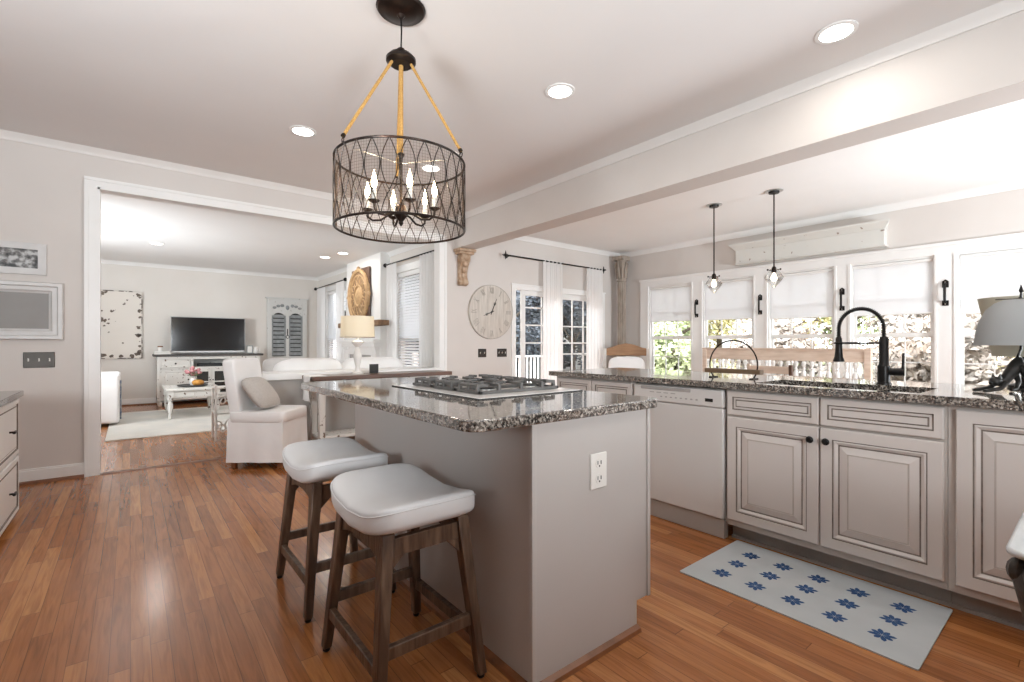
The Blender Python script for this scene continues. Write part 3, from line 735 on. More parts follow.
def base_cabinet(label, y0, y1, doors, drawers, knobs, zt=0.853):
    t = thing('base_cabinet', label, 'cabinet', ((FX+3.2)/2, (y0+y1)/2, 0), group='painted base cabinets under the window counter')
    o = t.location
    m = MB(o); m.box(FX+0.02, y0+0.001, 0.09, 3.20, y0+0.018, zt-0.001); m.box(FX+0.02, y1-0.018, 0.09, 3.20, y1-0.001, zt-0.001); m.box(FX+0.021, y0+0.018, 0.091, 3.20, y1-0.018, 0.11); m.box(3.20, y0, 0.09, 3.22, y1, zt)
    m.box(FX, y0+0.03, 0.09, FX+0.02, y1-0.03, 0.135); m.box(FX, y0+0.03, zt-0.03, FX+0.02, y1-0.03, zt); m.box(FX, y0+0.03, 0.69, FX+0.02, y1-0.03, 0.71)
    for a, b in doors[:-1]: m.box(FX-0.001, b-0.006, 0.092, FX+0.019, b+0.014, zt-0.002)
    m.box(FX, y0, 0.09, FX+0.02, y0+0.03, zt); m.box(FX, y1-0.03, 0.09, FX+0.02, y1, zt)
    m.build('carcass', CABF, t, smooth=0)
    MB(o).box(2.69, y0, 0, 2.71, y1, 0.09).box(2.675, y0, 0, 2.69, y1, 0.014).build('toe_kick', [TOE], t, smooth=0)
    for (a, b), kn in zip(doors, knobs):
        z1 = 0.695 if drawers else zt-0.018
        d = front(t, 'door', a, b, 0.125, z1, DOORP)
        if kn is not None: knob(d, FX-0.020, kn, 0.635, o)
    for a, b in drawers: front(t, 'false_drawer_front', a, b, 0.708, zt-0.014, DRAWP)
    return t
base_cabinet('two door sink cabinet behind the patterned mat', 0.405, 1.333, [(0.415, 0.862), (0.870, 1.322)], [(0.415, 0.862), (0.870, 1.322)], [0.832, 0.900])
base_cabinet('single door base cabinet right of the sink cabinet, below the table lamps', -0.25, 0.403, [(-0.235, 0.378)], [], [None])
base_cabinet('base cabinet left of the dishwasher, mostly hidden behind the island', 1.955, 2.70, [(1.97, 2.32), (2.33, 2.68)], [(1.97, 2.32), (2.33, 2.68)], [2.28, 2.37])
# dishwasher
dw = thing('dishwasher', 'white dishwasher with top control strip under the granite counter', 'dishwasher', (2.9, 1.645, 0)); o = dw.location
y0, y1 = 1.338, 1.950
MB(o).box(2.635, y0+0.004, 0.09, 3.18, y1-0.004, 0.842).build('tub', CABF, dw)
MB(o).box(2.596, y0+0.004, 0.112, 2.635, y1-0.004, 0.735).build('door_panel', APPL, dw, bevel=0.006)
MB(o).box(2.592, y0+0.004, 0.738, 2.635, y1-0.004, 0.838).build('control_panel', APPL, dw, bevel=0.008)
MB(o).box(2.588, y0+0.20, 0.812, 2.600, y1-0.06, 0.832).build('latch_handle', BTN, dw, bevel=0.004)
MB(o).box(2.5905, 1.40, 0.768, 2.593, 1.447, 0.787).build('display', DISPL, dw, smooth=0)
m = MB(o)
for i in range(8): m.lathe([(0.008, 0.0), (0.007, -0.003)], (2.5925, 1.50+i*0.034, 0.772), 10, 'x', sy=0.6)
m.build('buttons', BTN, dw)
m = MB(o)
for i in range(4): m.box(2.5912, 1.64+i*0.05, 0.794, 2.593, 1.672+i*0.05, 0.799)
m.build('printed_legend', BTN, dw, smooth=0)
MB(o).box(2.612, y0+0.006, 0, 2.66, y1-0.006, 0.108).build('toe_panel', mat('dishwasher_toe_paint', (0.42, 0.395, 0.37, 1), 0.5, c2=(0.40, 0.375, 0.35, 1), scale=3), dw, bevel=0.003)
# granite counter with a sink cut-out
SX0, SX1, SY0, SY1 = 2.655, 3.02, 0.50, 1.20
m = MB((3.0, 1.0, 0.853)); z0, z1 = 0.853, CZ
m.box(2.575, -0.35, z0, SX0, 2.745, z1); m.box(SX1, -0.35, z0, 3.44, 2.745, z1); m.box(SX0, -0.35, z0, SX1, SY0, z1); m.box(SX0, SY1, z0, SX1, 2.745, z1)
tag(m.build('peninsula_countertop', GRAN, smooth=0), 'speckled dark granite counter with sink cut-out running below the windows', 'countertop')
t = thing('kitchen_sink', 'dark undermount sink below the black spring faucet', 'sink', (2.84, 0.85, 0.64)); o = t.location
m = MB(o)
m.box(SX0-0.012, SY0-0.012, 0.64, SX1+0.012, SY1+0.012, 0.652); m.box(SX0-0.012, SY0-0.012, 0.652, SX0, SY1+0.012, 0.845); m.box(SX1, SY0-0.012, 0.652, SX1+0.012, SY1+0.012, 0.845)
m.box(SX0, SY0-0.012, 0.652, SX1, SY0, 0.845); m.box(SX0, SY1, 0.652, SX1, SY1+0.012, 0.845)
m.build('basin', SINKM, t)
MB(o).lathe([(0.04, 0.652), (0.042, 0.656), (0.03, 0.655)], (2.84, 0.85, 0), 20).build('drain', STEEL, t)
# faucet
fa = thing('spring_faucet', 'black spring neck faucet with side lever behind the sink', 'faucet', (3.12, 0.735, CZ)); o = fa.location
bx, by = 3.12, 0.735; dx, dy = -0.60, 0.80
MB(o).lathe([(0.033, CZ), (0.033, CZ+0.006), (0.028, CZ+0.010), (0.028, CZ+0.095), (0.024, CZ+0.10), (0.021, CZ+0.105), (0.021, CZ+0.24), (0.016, CZ+0.25)], (bx, by, 0), 20).build('body', BLACK, fa)
pts = []; rr_ = 0.105; zc = 1.185
pts.append((bx, by, 1.10))
for i in range(25):
    a = PI*i/24; q = rr_-rr_*math.cos(a); pts.append((bx+dx*q, by+dy*q, zc+rr_*math.sin(a)))
pts.append((bx+dx*2*rr_, by+dy*2*rr_, 1.13))
h = MB(o).tube(pts, 0.0075, 10).build('hose', BLACK, fa)
# coil of the spring
coil = []; P = [Vector(p) for p in pts]; L = [0]
for a, b in zip(P, P[1:]): L.append(L[-1]+(b-a).length)
tot = L[-1]; turns = 52; ns = turns*9
sd = Vector((dx, dy, 0)).cross(Z_).normalized()
for i in range(ns+1):
    s_ = tot*i/ns; k = 0
    while k < len(L)-2 and L[k+1] < s_: k += 1
    f_ = (s_-L[k])/(L[k+1]-L[k]); p = P[k].lerp(P[k+1], f_); d_ = (P[k+1]-P[k]).normalized(); n_ = sd.cross(d_)
    a = 2*PI*turns*i/ns; coil.append(p+(sd*math.cos(a)+n_*math.sin(a))*0.0095)
MB(o).tube(coil, 0.0022, 5).build('spring', BLACK, fa)
hx, hy = bx+dx*2*rr_, by+dy*2*rr_
MB(o).lathe([(0.010, 1.14), (0.015, 1.13), (0.017, 1.06), (0.020, 1.03), (0.026, 1.012), (0.026, 1.004)], (hx, hy, 0), 18).build('spray_head', BLACK, fa)
MB(o).tube([(bx, by, 1.105), (hx, hy, 1.105)], 0.0055, 8).ring((hx, hy, 1.105), 0.021, 0.005, 18, 6).build('support_arm', BLACK, fa)
MB(o).tube([(bx, by, CZ+0.066), (bx+0.01, by-0.085, CZ+0.066)], 0.020, 14).build('lever_hub', BLACK, fa)
MB(o).tube([(bx+0.01, by-0.078, CZ+0.075), (bx+0.01, by-0.080, CZ+0.165)], [0.007, 0.0055], 10).build('lever', BLACK, fa)
# hoop shelf on the counter
t = thing('hoop_stand', 'round thin metal hoop with a wooden crossbar standing on the counter', 'decoration', (2.93, 1.452, CZ)); o = t.location
zc = 0.972; r_ = 0.150; a0 = -math.asin((zc-CZ-0.004)/r_)
m = MB(o); m.ring((2.93, 1.452, zc), r_, 0.0045, 48, 8, 'x', a0, PI-a0); m.build('hoop', BRONZE, t)
MB(o).box(2.905, 1.277, 0.918, 2.955, 1.627, 0.945).build('crossbar', mat('walnut_bar', (0.16, 0.10, 0.055, 1), 0.5, c2=(0.11, 0.065, 0.035, 1), scale=12, stretch=(4, 0.5, 4)), t, bevel=0.003)
for sg in (-1, 1): MB(o).box(2.895, 1.452+sg*r_*math.cos(a0)-0.012, CZ, 2.965, 1.452+sg*r_*math.cos(a0)+0.012, CZ+0.006).build('foot', BRONZE, t)

# ---- patterned mat
mt_ = thing('kitchen_mat', 'pale grey kitchen mat printed with blue leaf motifs on the floor', 'mat', (2.355, 0.84, 0)); o = mt_.location
m = MB(o); m.prism(outline_round(2.065, 0.392, 2.645, 1.285, 0.008, 4), 'xy', 0.0005, 0.006); m.build('backing', RUGM, mt_, smooth=0)
m = MB(o); zz = 0.0064
for j, yy in enumerate((1.145, 0.99, 0.835, 0.68, 0.525)):
    for i, xx in enumerate((2.50, 2.355, 2.205)):
        for k in range(8):
            a = 2*PI*k/8+PI/8; L_ = 0.046 if k % 2 == 0 else 0.040
            c_, s_ = math.cos(a), math.sin(a)
            q = [(0.002, 0), (0.022, -0.009), (L_*0.8, -0.008), (L_, 0), (L_*0.8, 0.008), (0.022, 0.009)]
            ids = [m.vert((xx+u*c_-v*s_, yy+u*s_+v*c_, zz)) for u, v in q]; m.face(ids)
m.build('printed_motifs', NAVY, mt_, smooth=0)

# ================================================================== LAMPS ON THE COUNTER
cat = thing('cat_table_lamp', 'table lamp with a black stretching cat base and grey bell shade on the counter', 'table lamp', (3.03, 0.250, CZ)); o = Vector(cat.location)
dirp = Vector((-0.78, 0.626, 0)); sidev = Vector((0.626, 0.78, 0))
def cp(u, v, z): return o+dirp*u+sidev*v+Z_*z
m = MB(o)
m.tube([cp(-0.022, 0, 0.155), cp(-0.018, 0, 0.125), cp(0.005, 0, 0.098), cp(0.030, 0, 0.068), cp(0.052, 0, 0.044), cp(0.072, 0, 0.040)], [0.010, 0.027, 0.025, 0.021, 0.020, 0.014], 14)
m.blob(cp(0.082, 0, 0.048), 0.024, 0.022, 0.021, 14, 10)
m.blob(cp(0.100, 0, 0.042), 0.011, 0.010, 0.009, 10, 8)
for v in (-0.013, 0.013): m.tube([cp(0.078, v, 0.060), cp(0.078, v*1.25, 0.082)], [0.009, 0.001], 6)
for v in (-0.020, 0.020):
    m.tube([cp(0.055, v, 0.045), cp(0.085, v*1.2, 0.018), cp(0.135, v*1.2, 0.010), cp(0.155, v*1.2, 0.008)], [0.011, 0.009, 0.007, 0.007], 10)
    m.tube([cp(-0.012, v, 0.12), cp(-0.028, v*1.1, 0.08), cp(-0.045, v*1.2, 0.045), cp(-0.034, v*1.2, 0.014), cp(-0.010, v*1.2, 0.009)], [0.019, 0.015, 0.010, 0.008, 0.008], 10)
m.build('cat_figure', CATB, cat, smooth=60)
MB(o).tube([cp(-0.012, 0, 0.15), cp(-0.030, 0, 0.19), cp(-0.030, 0, 0.43)], 0.005, 8).build('stem', BLACK, cat)
def shade_of(par, name, mt, cx, cy, prof, n=40, off=None):
    m = MB(off); rings = []
    outer = prof; inner = [(r-0.003, z) for r, z in prof[::-1]]
    full = outer+inner
    rows = [[m.vert((cx+r*math.cos(2*PI*j/n), cy+r*math.sin(2*PI*j/n), z)) for j in range(n)] for r, z in full]
    for i in range(len(rows)):
        A, B = rows[i], rows[(i+1) % len(rows)]
        for j in range(n): m.face((A[j], A[(j+1) % n], B[(j+1) % n], B[j]))
    return m.build(name, mt, par, smooth=50)
ax, ay = cp(-0.030, 0, 0).x, cp(-0.030, 0, 0).y
shade_of(cat, 'bell_shade', GSHADE, ax, ay, [(0.152, 1.094), (0.150, 1.11), (0.143, 1.16), (0.131, 1.21), (0.112, 1.252), (0.082, 1.283), (0.055, 1.295)], off=o)
MB(o).tube([(ax, ay, 1.30), (ax, ay, 1.335)], 0.004, 8).lathe([(0.003, 1.325), (0.008, 1.333), (0.005, 1.345), (0.001, 1.362)], (ax, ay, 0), 10).build('finial', BLACK, cat)
MB(o).tube([(ax-0.08, ay, 1.30), (ax+0.08, ay, 1.30)], 0.002, 6).tube([(ax, ay-0.08, 1.30), (ax, ay+0.08, 1.30)], 0.002, 6).build('shade_spider', BLACK, cat)
t = thing('table_lamp', 'cream flared shade table lamp standing behind the cat lamp', 'table lamp', (3.37, 0.243, CZ)); o2 = Vector(t.location)
MB(o2).lathe([(0.06, CZ), (0.06, CZ+0.012), (0.012, CZ+0.03), (0.010, CZ+0.25), (0.006, CZ+0.45)], (3.37, 0.243, 0), 18).build('base', BLACK, t)
shade_of(t, 'flared_shade', CSHADE, 3.37, 0.243, [(0.112, 1.040), (0.115, 1.055), (0.163, 1.315), (0.165, 1.325)], off=o2)
MB(o2).lathe([(0.004, 1.325), (0.010, 1.335), (0.007, 1.35), (0.001, 1.365)], (3.37, 0.243, 0), 10).tube([(3.37-0.163, 0.243, 1.32), (3.37+0.163, 0.243, 1.32)], 0.002, 6).build('finial', STEEL, t)

# ================================================================== CHANDELIER
CX, CY = 1.026, 2.139
ch = thing('drum_chandelier', 'bronze lattice drum chandelier hung on jute straps above the island', 'chandelier', (CX, CY, CK)); o = Vector(ch.location)
Rr, zt, zb = 0.306, 1.975, 1.655
MB(o).lathe([(0.113, CK-0.001), (0.118, CK-0.006), (0.110, CK-0.016), (0.078, CK-0.024), (0.070, CK-0.030), (0.020, CK-0.036), (0.008, CK-0.05)], (CX, CY, 0), 32).build('canopy', BRONZE, ch)
MB(o).tube([(CX, CY, CK-0.04), (CX+0.004, CY+0.003, 2.62), (CX, CY, 2.53)], 0.004, 8).build('cord', BLACK, ch)
MB(o).lathe([(0.006, 2.535), (0.018, 2.53), (0.022, 2.515), (0.055, 2.500), (0.071, 2.482), (0.071, 2.468), (0.058, 2.460), (0.050, 2.452)], (CX, CY, 0), 28).build('hub', BRONZE, ch)
lat = Vector((0.78, -0.626, 0)); dep = Vector((0.626, 0.78, 0)); cc = Vector((CX, CY, 0))
for a in (-13, -131, 107):
    dv = lat*math.cos(R(a))+dep*math.sin(R(a)); tv = Vector((-dv.y, dv.x, 0))
    p0 = cc+dv*0.052+Z_*2.45; p1 = cc+dv*Rr+Z_*(zt+0.032)
    st = MB(o).bar(p0, p1, 0.016, 0.013, up=dv).build('jute_strap', ROPE, ch, bevel=0.004)
    MB(o).tube([p1+(p0-p1).normalized()*0.012, p1], 0.010, 8).ring(cc+dv*Rr+Z_*(zt+0.016), 0.011, 0.0028, 14, 6, 'x').build('hook', BRONZE, st)
MB(o).tube([cc+Z_*2.45, cc+Z_*2.02], 0.011, 10).build('rope_sleeve', ROPE, ch)
MB(o).lathe([(0.008, 2.03), (0.018, 2.02), (0.008, 2.0), (0.007, 1.78), (0.022, 1.77), (0.03, 1.74), (0.034, 1.725), (0.018, 1.705), (0.010, 1.695), (0.012, 1.685), (0.001, 1.670)], (CX, CY, 0), 18).build('centre_stem', BRONZE, ch)
MB(o).ring(cc+Z_*zt, Rr, 0.0058, 72, 8).build('rim', BRONZE, ch)
MB(o).ring(cc+Z_*zb, Rr, 0.0058, 72, 8).build('rim', BRONZE, ch)
m = MB(o)
for k in range(3):
    dv = lat*math.cos(R(107+120*k))+dep*math.sin(R(107+120*k)); m.tube([cc+Z_*(zt), cc+dv*Rr+Z_*zt], 0.002, 6)
m.build('spokes', STEEL, ch)
m = MB(o); NS = 26; A_ = PI/NS*0.93
for k in range(NS):
    th0 = 2*PI*k/NS
    for sg in (1, -1):
        pts = []
        for i in range(25):
            u = i/24; z = zt-(zt-zb)*u; d_ = A_*math.sin(PI*u*1.42)
            t_ = th0+sg*d_; pts.append((CX+(Rr+0.003)*math.cos(t_), CY+(Rr+0.003)*math.sin(t_), z))
        m.tube(pts, 0.0024, 5)
m.build('lattice', BRONZE, ch)
m = MB(o); NW = 150
for k in range(NW):
    a = 2*PI*k/NW; x, y = CX+(Rr-0.004)*math.cos(a), CY+(Rr-0.004)*math.sin(a)
    m.tube([(x, y, zb), (x, y, zt)], 0.00055, 3, caps=False)
for k in range(1, 24): m.ring(cc+Z_*(zb+(zt-zb)*k/24), Rr-0.004, 0.00055, 72, 3)
m.build('wire_screen', WIRE, ch, smooth=0)
for k in range(6):
    a = R(18+60*k); dv = Vector((math.cos(a), math.sin(a), 0)); r0 = 0.165
    arm = MB(o).tube([cc+Z_*1.735+dv*0.02, cc+dv*0.06+Z_*1.728, cc+dv*0.10+Z_*1.703, cc+dv*0.14+Z_*1.702, cc+dv*0.162+Z_*1.718, cc+dv*r0+Z_*1.745], 0.0055, 8).build('arm', BRONZE, ch, smooth=60)
    q = cc+dv*r0
    MB(o).lathe([(0.006, 1.742), (0.024, 1.752), (0.026, 1.757), (0.012, 1.760)], (q.x, q.y, 0), 14).build('cup', BRONZE, arm)
    MB(o).lathe([(0.011, 1.758), (0.011, 1.808), (0.008, 1.81)], (q.x, q.y, 0), 12).build('candle_sleeve', IVORY, arm)
    MB(o).lathe([(0.006, 1.81), (0.012, 1.826), (0.014, 1.841), (0.010, 1.862), (0.004, 1.882), (0.001, 1.896)], (q.x, q.y, 0), 12).build('candle_bulb', BULB, arm)
    lamp('candle_light', 'POINT', q-o+Z_*1.845, 1.3, (1, 0.80, 0.55), ch, 0.02)

# ================================================================== CEILING CANS AND PENDANTS
def can(x, y, z, label, energy=CAN_W, r=0.075, group='recessed ceiling lights', part=True):
    t = thing('recessed_light', label, 'ceiling light', (x, y, z), group=group); o = Vector(t.location)
    m = MB(o)
    rows = [[m.vert((x+q*math.cos(2*PI*j/28), y+q*math.sin(2*PI*j/28), zz)) for j in range(28)] for q, zz in ((r, z-0.001), (r*1.28, z-0.0005), (r*1.28, z-0.005), (r, z-0.007))]
    for i in range(4):
        A, B = rows[i], rows[(i+1) % 4]
        for j in range(28): m.face((A[j], A[(j+1) % 28], B[(j+1) % 28], B[j]))
    m.build('trim_ring', TRIM, t)
    MB(o).lathe([(r, z-0.001), (r, z-0.0045)], (x, y, 0), 28).build('lens', LENS, t)
    lamp('can_light', 'AREA', (0, 0, -0.010), energy, (1, 0.95, 0.88), t, r*1.8)
    return t
can(2.877, 0.88, CK, 'round recessed light in the kitchen ceiling nearest the beam, above the sink run')
can(2.161, 2.198, CK, 'round recessed light in the kitchen ceiling just right of the chandelier')
can(1.033, 3.842, CK, 'round recessed light in the kitchen ceiling left of the chandelier')
can(2.174, 3.908, CK, 'round recessed light seen through the chandelier drum')
can(0.6, -0.6, CK, 'added unseen recessed fill light above the camera')  # out of view, added to light the near end of the kitchen
can(2.0, -1.4, CK, 'added unseen recessed fill light behind the camera')  # second out-of-view can, added as extra kitchen light
can(2.552, 8.194, CL, 'farther recessed light in the living room ceiling before the chimney')
can(2.665, 7.653, CL, 'nearer recessed light in the living room ceiling before the chimney')
can(0.3, 8.6, CL, 'recessed living room light above the coffee table')
can(-0.8, 6.6, CL, 'recessed living room light above the sofa by the left wall')
def pendant(x, y, label, zc=1.775):
    t = thing('pendant_light', label, 'pendant light', (x, y, CB), group='pair of glass pendants'); o = Vector(t.location)
    MB(o).lathe([(0.085, CB-0.001), (0.085, CB-0.006), (0.050, CB-0.010)], (x, y, 0), 28).build('canopy', STEEL, t)
    MB(o).lathe([(0.052, CB-0.008), (0.048, CB-0.026), (0.010, CB-0.032)], (x, y, 0), 24).build('canopy_cap', BLACK, t)
    MB(o).tube([(x, y, CB-0.03), (x, y, zc+0.08)], 0.007, 8).build('rod', BRONZE, t)
    MB(o).lathe([(0.012, zc+0.115), (0.022, zc+0.10), (0.024, zc+0.055), (0.018, zc+0.05)], (x, y, 0), 16).build('socket', BRONZE, t)
    m = MB(o)
    for k in range(3):
        a = 2*PI*k/3+0.4; m.tube([(x+0.022*math.cos(a), y+0.022*math.sin(a), zc+0.075), (x+0.062*math.cos(a), y+0.062*math.sin(a), zc+0.080)], 0.004, 6); m.blob((x+0.066*math.cos(a), y+0.066*math.sin(a), zc+0.080), 0.010, 0.010, 0.010, 8, 6)
    m.build('thumb_screws', BRONZE, t)
    MB(o).lathe([(0.040, zc+0.085), (0.055, zc+0.06), (0.092, zc), (0.070, zc-0.035), (0.030, zc-0.08), (0.006, zc-0.105)], (x, y, 0), 8).build('glass_diamond', CLEAR, t, smooth=20)
    MB(o).lathe([(0.010, zc+0.05), (0.014, zc+0.035), (0.028, zc+0.005), (0.026, zc-0.02), (0.010, zc-0.038)], (x, y, 0), 14).build('bulb', BULB2, t)
    lamp('pendant_bulb_light', 'POINT', (0, 0, zc-CB), 2.0, (1, 0.88, 0.7), t, 0.03)
pendant(5.112, 2.748, 'left glass diamond pendant on a dark rod over the breakfast table')
pendant(5.120, 2.113, 'right glass diamond pendant on a dark rod, in front of the white cornice')

# ================================================================== BACK WALL DECOR
def corbel():
    x0, x1 = 3.30, 3.50
    t = thing('wood_corbel', 'carved wooden corbel on the wall under the end of the beam', 'corbel', (3.4, YW, 1.87)); o = t.location
    MB(o).box(3.275, YW-0.16, 2.295, 3.53, YW, 2.335).box(3.295, YW-0.14, 2.265, 3.51, YW, 2.295).build('cap', CORB, t, bevel=0.006)
    prof = [(YW, 2.265), (YW-0.125, 2.265), (YW-0.130, 2.23), (YW-0.112, 2.18), (YW-0.075, 2.11), (YW-0.050, 2.04), (YW-0.048, 1.98), (YW-0.065, 1.93), (YW-0.072, 1.90), (YW-0.055, 1.872), (YW-0.02, 1.862), (YW, 1.865)]
    MB(o).prism(prof, 'yz', 3.335, 3.465).build('scroll_bracket', CORB, t, bevel=0.008)
    m = MB(o)
    for i in range(5):
        a = i/4; z = 2.22-0.30*a; y = YW-0.13+0.075*math.sin(a*PI*0.55)
        m.blob((3.40, y, z), 0.045-0.018*a, 0.018, 0.045, 10, 8)
    for sx in (3.333, 3.467):
        m.ring((sx, YW-0.07, 2.205), 0.032, 0.008, 16, 6, 'x'); m.ring((sx, YW-0.040, 1.905), 0.020, 0.007, 14, 6, 'x')
    m.build('carved_leaf', CORB, t)
corbel()
# wall clock
ck_ = thing('wall_clock', 'large round whitewashed wood clock with roman numerals beside the french doors', 'clock', (3.872, YW, 1.54)); o = Vector(ck_.location)
cx, cz, cr = 3.872, 1.54, 0.372
MB(o).lathe([(cr, 0), (cr, -0.028), (cr-0.004, -0.030)], (cx, YW, cz), 64, 'y').build('face', CLOCKF, ck_)
MB(o).ring((cx, YW-0.029, cz), cr-0.003, 0.004, 64, 6, 'y').build('rim', CLOCKN, ck_)
m = MB(o)
for q in (-0.21, -0.07, 0.07, 0.21):
    hh = math.sqrt(cr*cr-q*q)-0.01; m.box(cx+q-0.0012, YW-0.0306, cz-hh, cx+q+0.0012, YW-0.030, cz+hh)
m.build('board_seams', CLOCKN, ck_, smooth=0)
m = MB(o)
NUM = ['XII', 'I', 'II', 'III', 'IIII', 'V', 'VI', 'VII', 'VIII', 'IX', 'X', 'XI']
for h_, s in enumerate(NUM):
    a = -2*PI*h_/12; wds = {'I': 0.017, 'V': 0.036, 'X': 0.040}
    tot_ = sum(wds[c] for c in s); x = -tot_/2; H_ = 0.085; r0 = cr*0.68
    def P2(u, v):
        u, v = u, r0+v
        return (cx+u*math.cos(a)-v*math.sin(a), YW-0.0335, cz+u*math.sin(a)+v*math.cos(a))
    for c in s:
        w_ = wds[c]; xm = x+w_/2
        st = {'I': [((xm, 0), (xm, H_), 0.008)], 'V': [((x+0.004, H_), (xm, 0), 0.008), ((x+w_-0.004, H_), (xm, 0), 0.004)], 'X': [((x+0.004, H_), (x+w_-0.004, 0), 0.008), ((x+w_-0.004, H_), (x+0.004, 0), 0.004)]}[c]
        for p, q, tw in st: m.bar(P2(*p), P2(*q), 0.0025, tw, up=(math.cos(a), 0, math.sin(a)))
        x += w_
m.build('roman_numerals', CLOCKN, ck_, smooth=0)
for ang, ln, w_ in ((24, 0.20, 0.012), (-112, 0.15, 0.010)):
    a = R(ang); dv = Vector((math.sin(a), 0, math.cos(a))); m = MB(o); c0 = Vector((cx, YW-0.036, cz))
    m.bar(c0-dv*0.04, c0+dv*ln*0.7, 0.003, w_, up=Vector((dv.z, 0, -dv.x))); m.bar(c0+dv*ln*0.7, c0+dv*ln, 0.003, w_*0.5, up=Vector((dv.z, 0, -dv.x))); m.ring(c0+dv*ln*0.62, 0.016, 0.003, 14, 5, 'y')
    m.build('clock_hand', DARKS, ck_)
MB(o).lathe([(0.012, -0.04), (0.012, -0.03)], (cx, YW, cz), 14, 'y').build('hand_boss', DARKS, ck_)
def plate(x0, x1, z0, z1, n, label):
    t = thing('switch_plate', label, 'light switch', ((x0+x1)/2, YW, (z0+z1)/2)); o = t.location
    MB(o).box(x0, YW-0.006, z0, x1, YW, z1).build('cover_plate', PLATEB, t, bevel=0.003)
    for k in range(n):
        x = x0+(x1-x0)*(k+0.5)/n; z = (z0+z1)/2
        MB(o).box(x-0.004, YW-0.009, z-0.011, x+0.004, YW-0.006, z+0.011).hexa([(x-0.0035, YW-0.018, z+0.008), (x+0.0035, YW-0.018, z+0.008), (x+0.0035, YW-0.018, z+0.014), (x-0.0035, YW-0.018, z+0.014)], [(x-0.0035, YW-0.008, z-0.004), (x+0.0035, YW-0.008, z-0.004), (x+0.0035, YW-0.008, z+0.006), (x-0.0035, YW-0.008, z+0.006)]).build('toggle', IVORY, t)
plate(3.665, 3.80, 0.920, 1.035, 2, 'dark two toggle switch plate below the clock')
plate(3.986, 4.155, 0.920, 1.035, 3, 'dark three toggle switch plate beside the french door casing')
plate(-0.653, -0.472, 0.912, 1.035, 3, 'dark three toggle switch plate below the framed pictures')
# framed pictures
def picture(label, x0, x1, z0, z1, fw, dpt, pane, fm, bead):
    t = thing('picture_frame', label, 'picture frame', ((x0+x1)/2, YW, z0), group='framed pictures on the left wall'); o = t.location
    w_, h_ = x1-x0, z1-z0
    m = MB(o)
    prof = [(0, 0, 0), (0, dpt*0.7, 0), (0.008, dpt, 0), (fw*0.35, dpt, 0), (fw*0.45, dpt*0.7, 0), (fw*0.75, dpt*0.75, 0), (fw*0.85, dpt*0.5, 0), (fw, dpt*0.35, 0)] if bead else [(0, 0, 0), (0, dpt*0.9, 0), (0.004, dpt, 0), (fw, dpt, 0), (fw, dpt*0.4, 0)]
    m.panel((x0, YW, z0), X_, Z_, -Y_, w_, h_, prof, None); m.build('frame', fm, t, smooth=0)
    MB(o).box(x0+fw*0.9, YW-dpt*0.36, z0+fw*0.9, x1-fw*0.9, YW-dpt*0.3, z1-fw*0.9).build('print', pane, t, smooth=0)
    return t
picture('white picture frame holding a black and white photo, above the larger frame', -1.12, -0.518, 1.645, 1.893, 0.05, 0.022, PHOTO, FRAMEW, False)
picture('larger deep white picture frame around a plain grey panel above the switch plate', -1.20, -0.419, 1.133, 1.590, 0.088, 0.045, GREYPANE, FRAMEW, True)

# ================================================================== LEFT DRAWER UNIT
t = thing('drawer_unit', 'cream drawer cabinet with granite top at the left edge', 'cabinet', (-0.85, 4.0, 0)); o = Vector(t.location)
DXF = -0.572
MB(o).box(-1.15, 3.55, 0.035, DXF, 4.36, 0.765).build('carcass', TRIM, t, bevel=0.002)
MB(o).box(-1.10, 3.58, 0, DXF-0.05, 4.33, 0.035).build('plinth', TOE, t, smooth=0)
for z0, z1 in ((0.405, 0.755), (0.045, 0.39)):
    d = MB(o).panel((DXF, 3.68, z0), Y_, Z_, X_, 0.66, z1-z0, DRAWP, 0).build('drawer', [TRIM, GLAZE], t, smooth=0)
    kx, ky, kz = DXF+0.020, 4.02, (z0+z1)/2
    MB(o).tube([(kx, ky, kz), (kx+0.022, ky, kz)], 0.006, 8).tube([(kx+0.024, ky-0.03, kz), (kx+0.024, ky+0.03, kz)], [0.008, 0.008], 8).build('knob', BLACK, d)
MB(o).prism(outline_round(-1.17, 3.53, -0.535, 4.39, 0.02), 'xy', 0.765, 0.80).build('granite_top', GRAN, t, bevel=0.004)

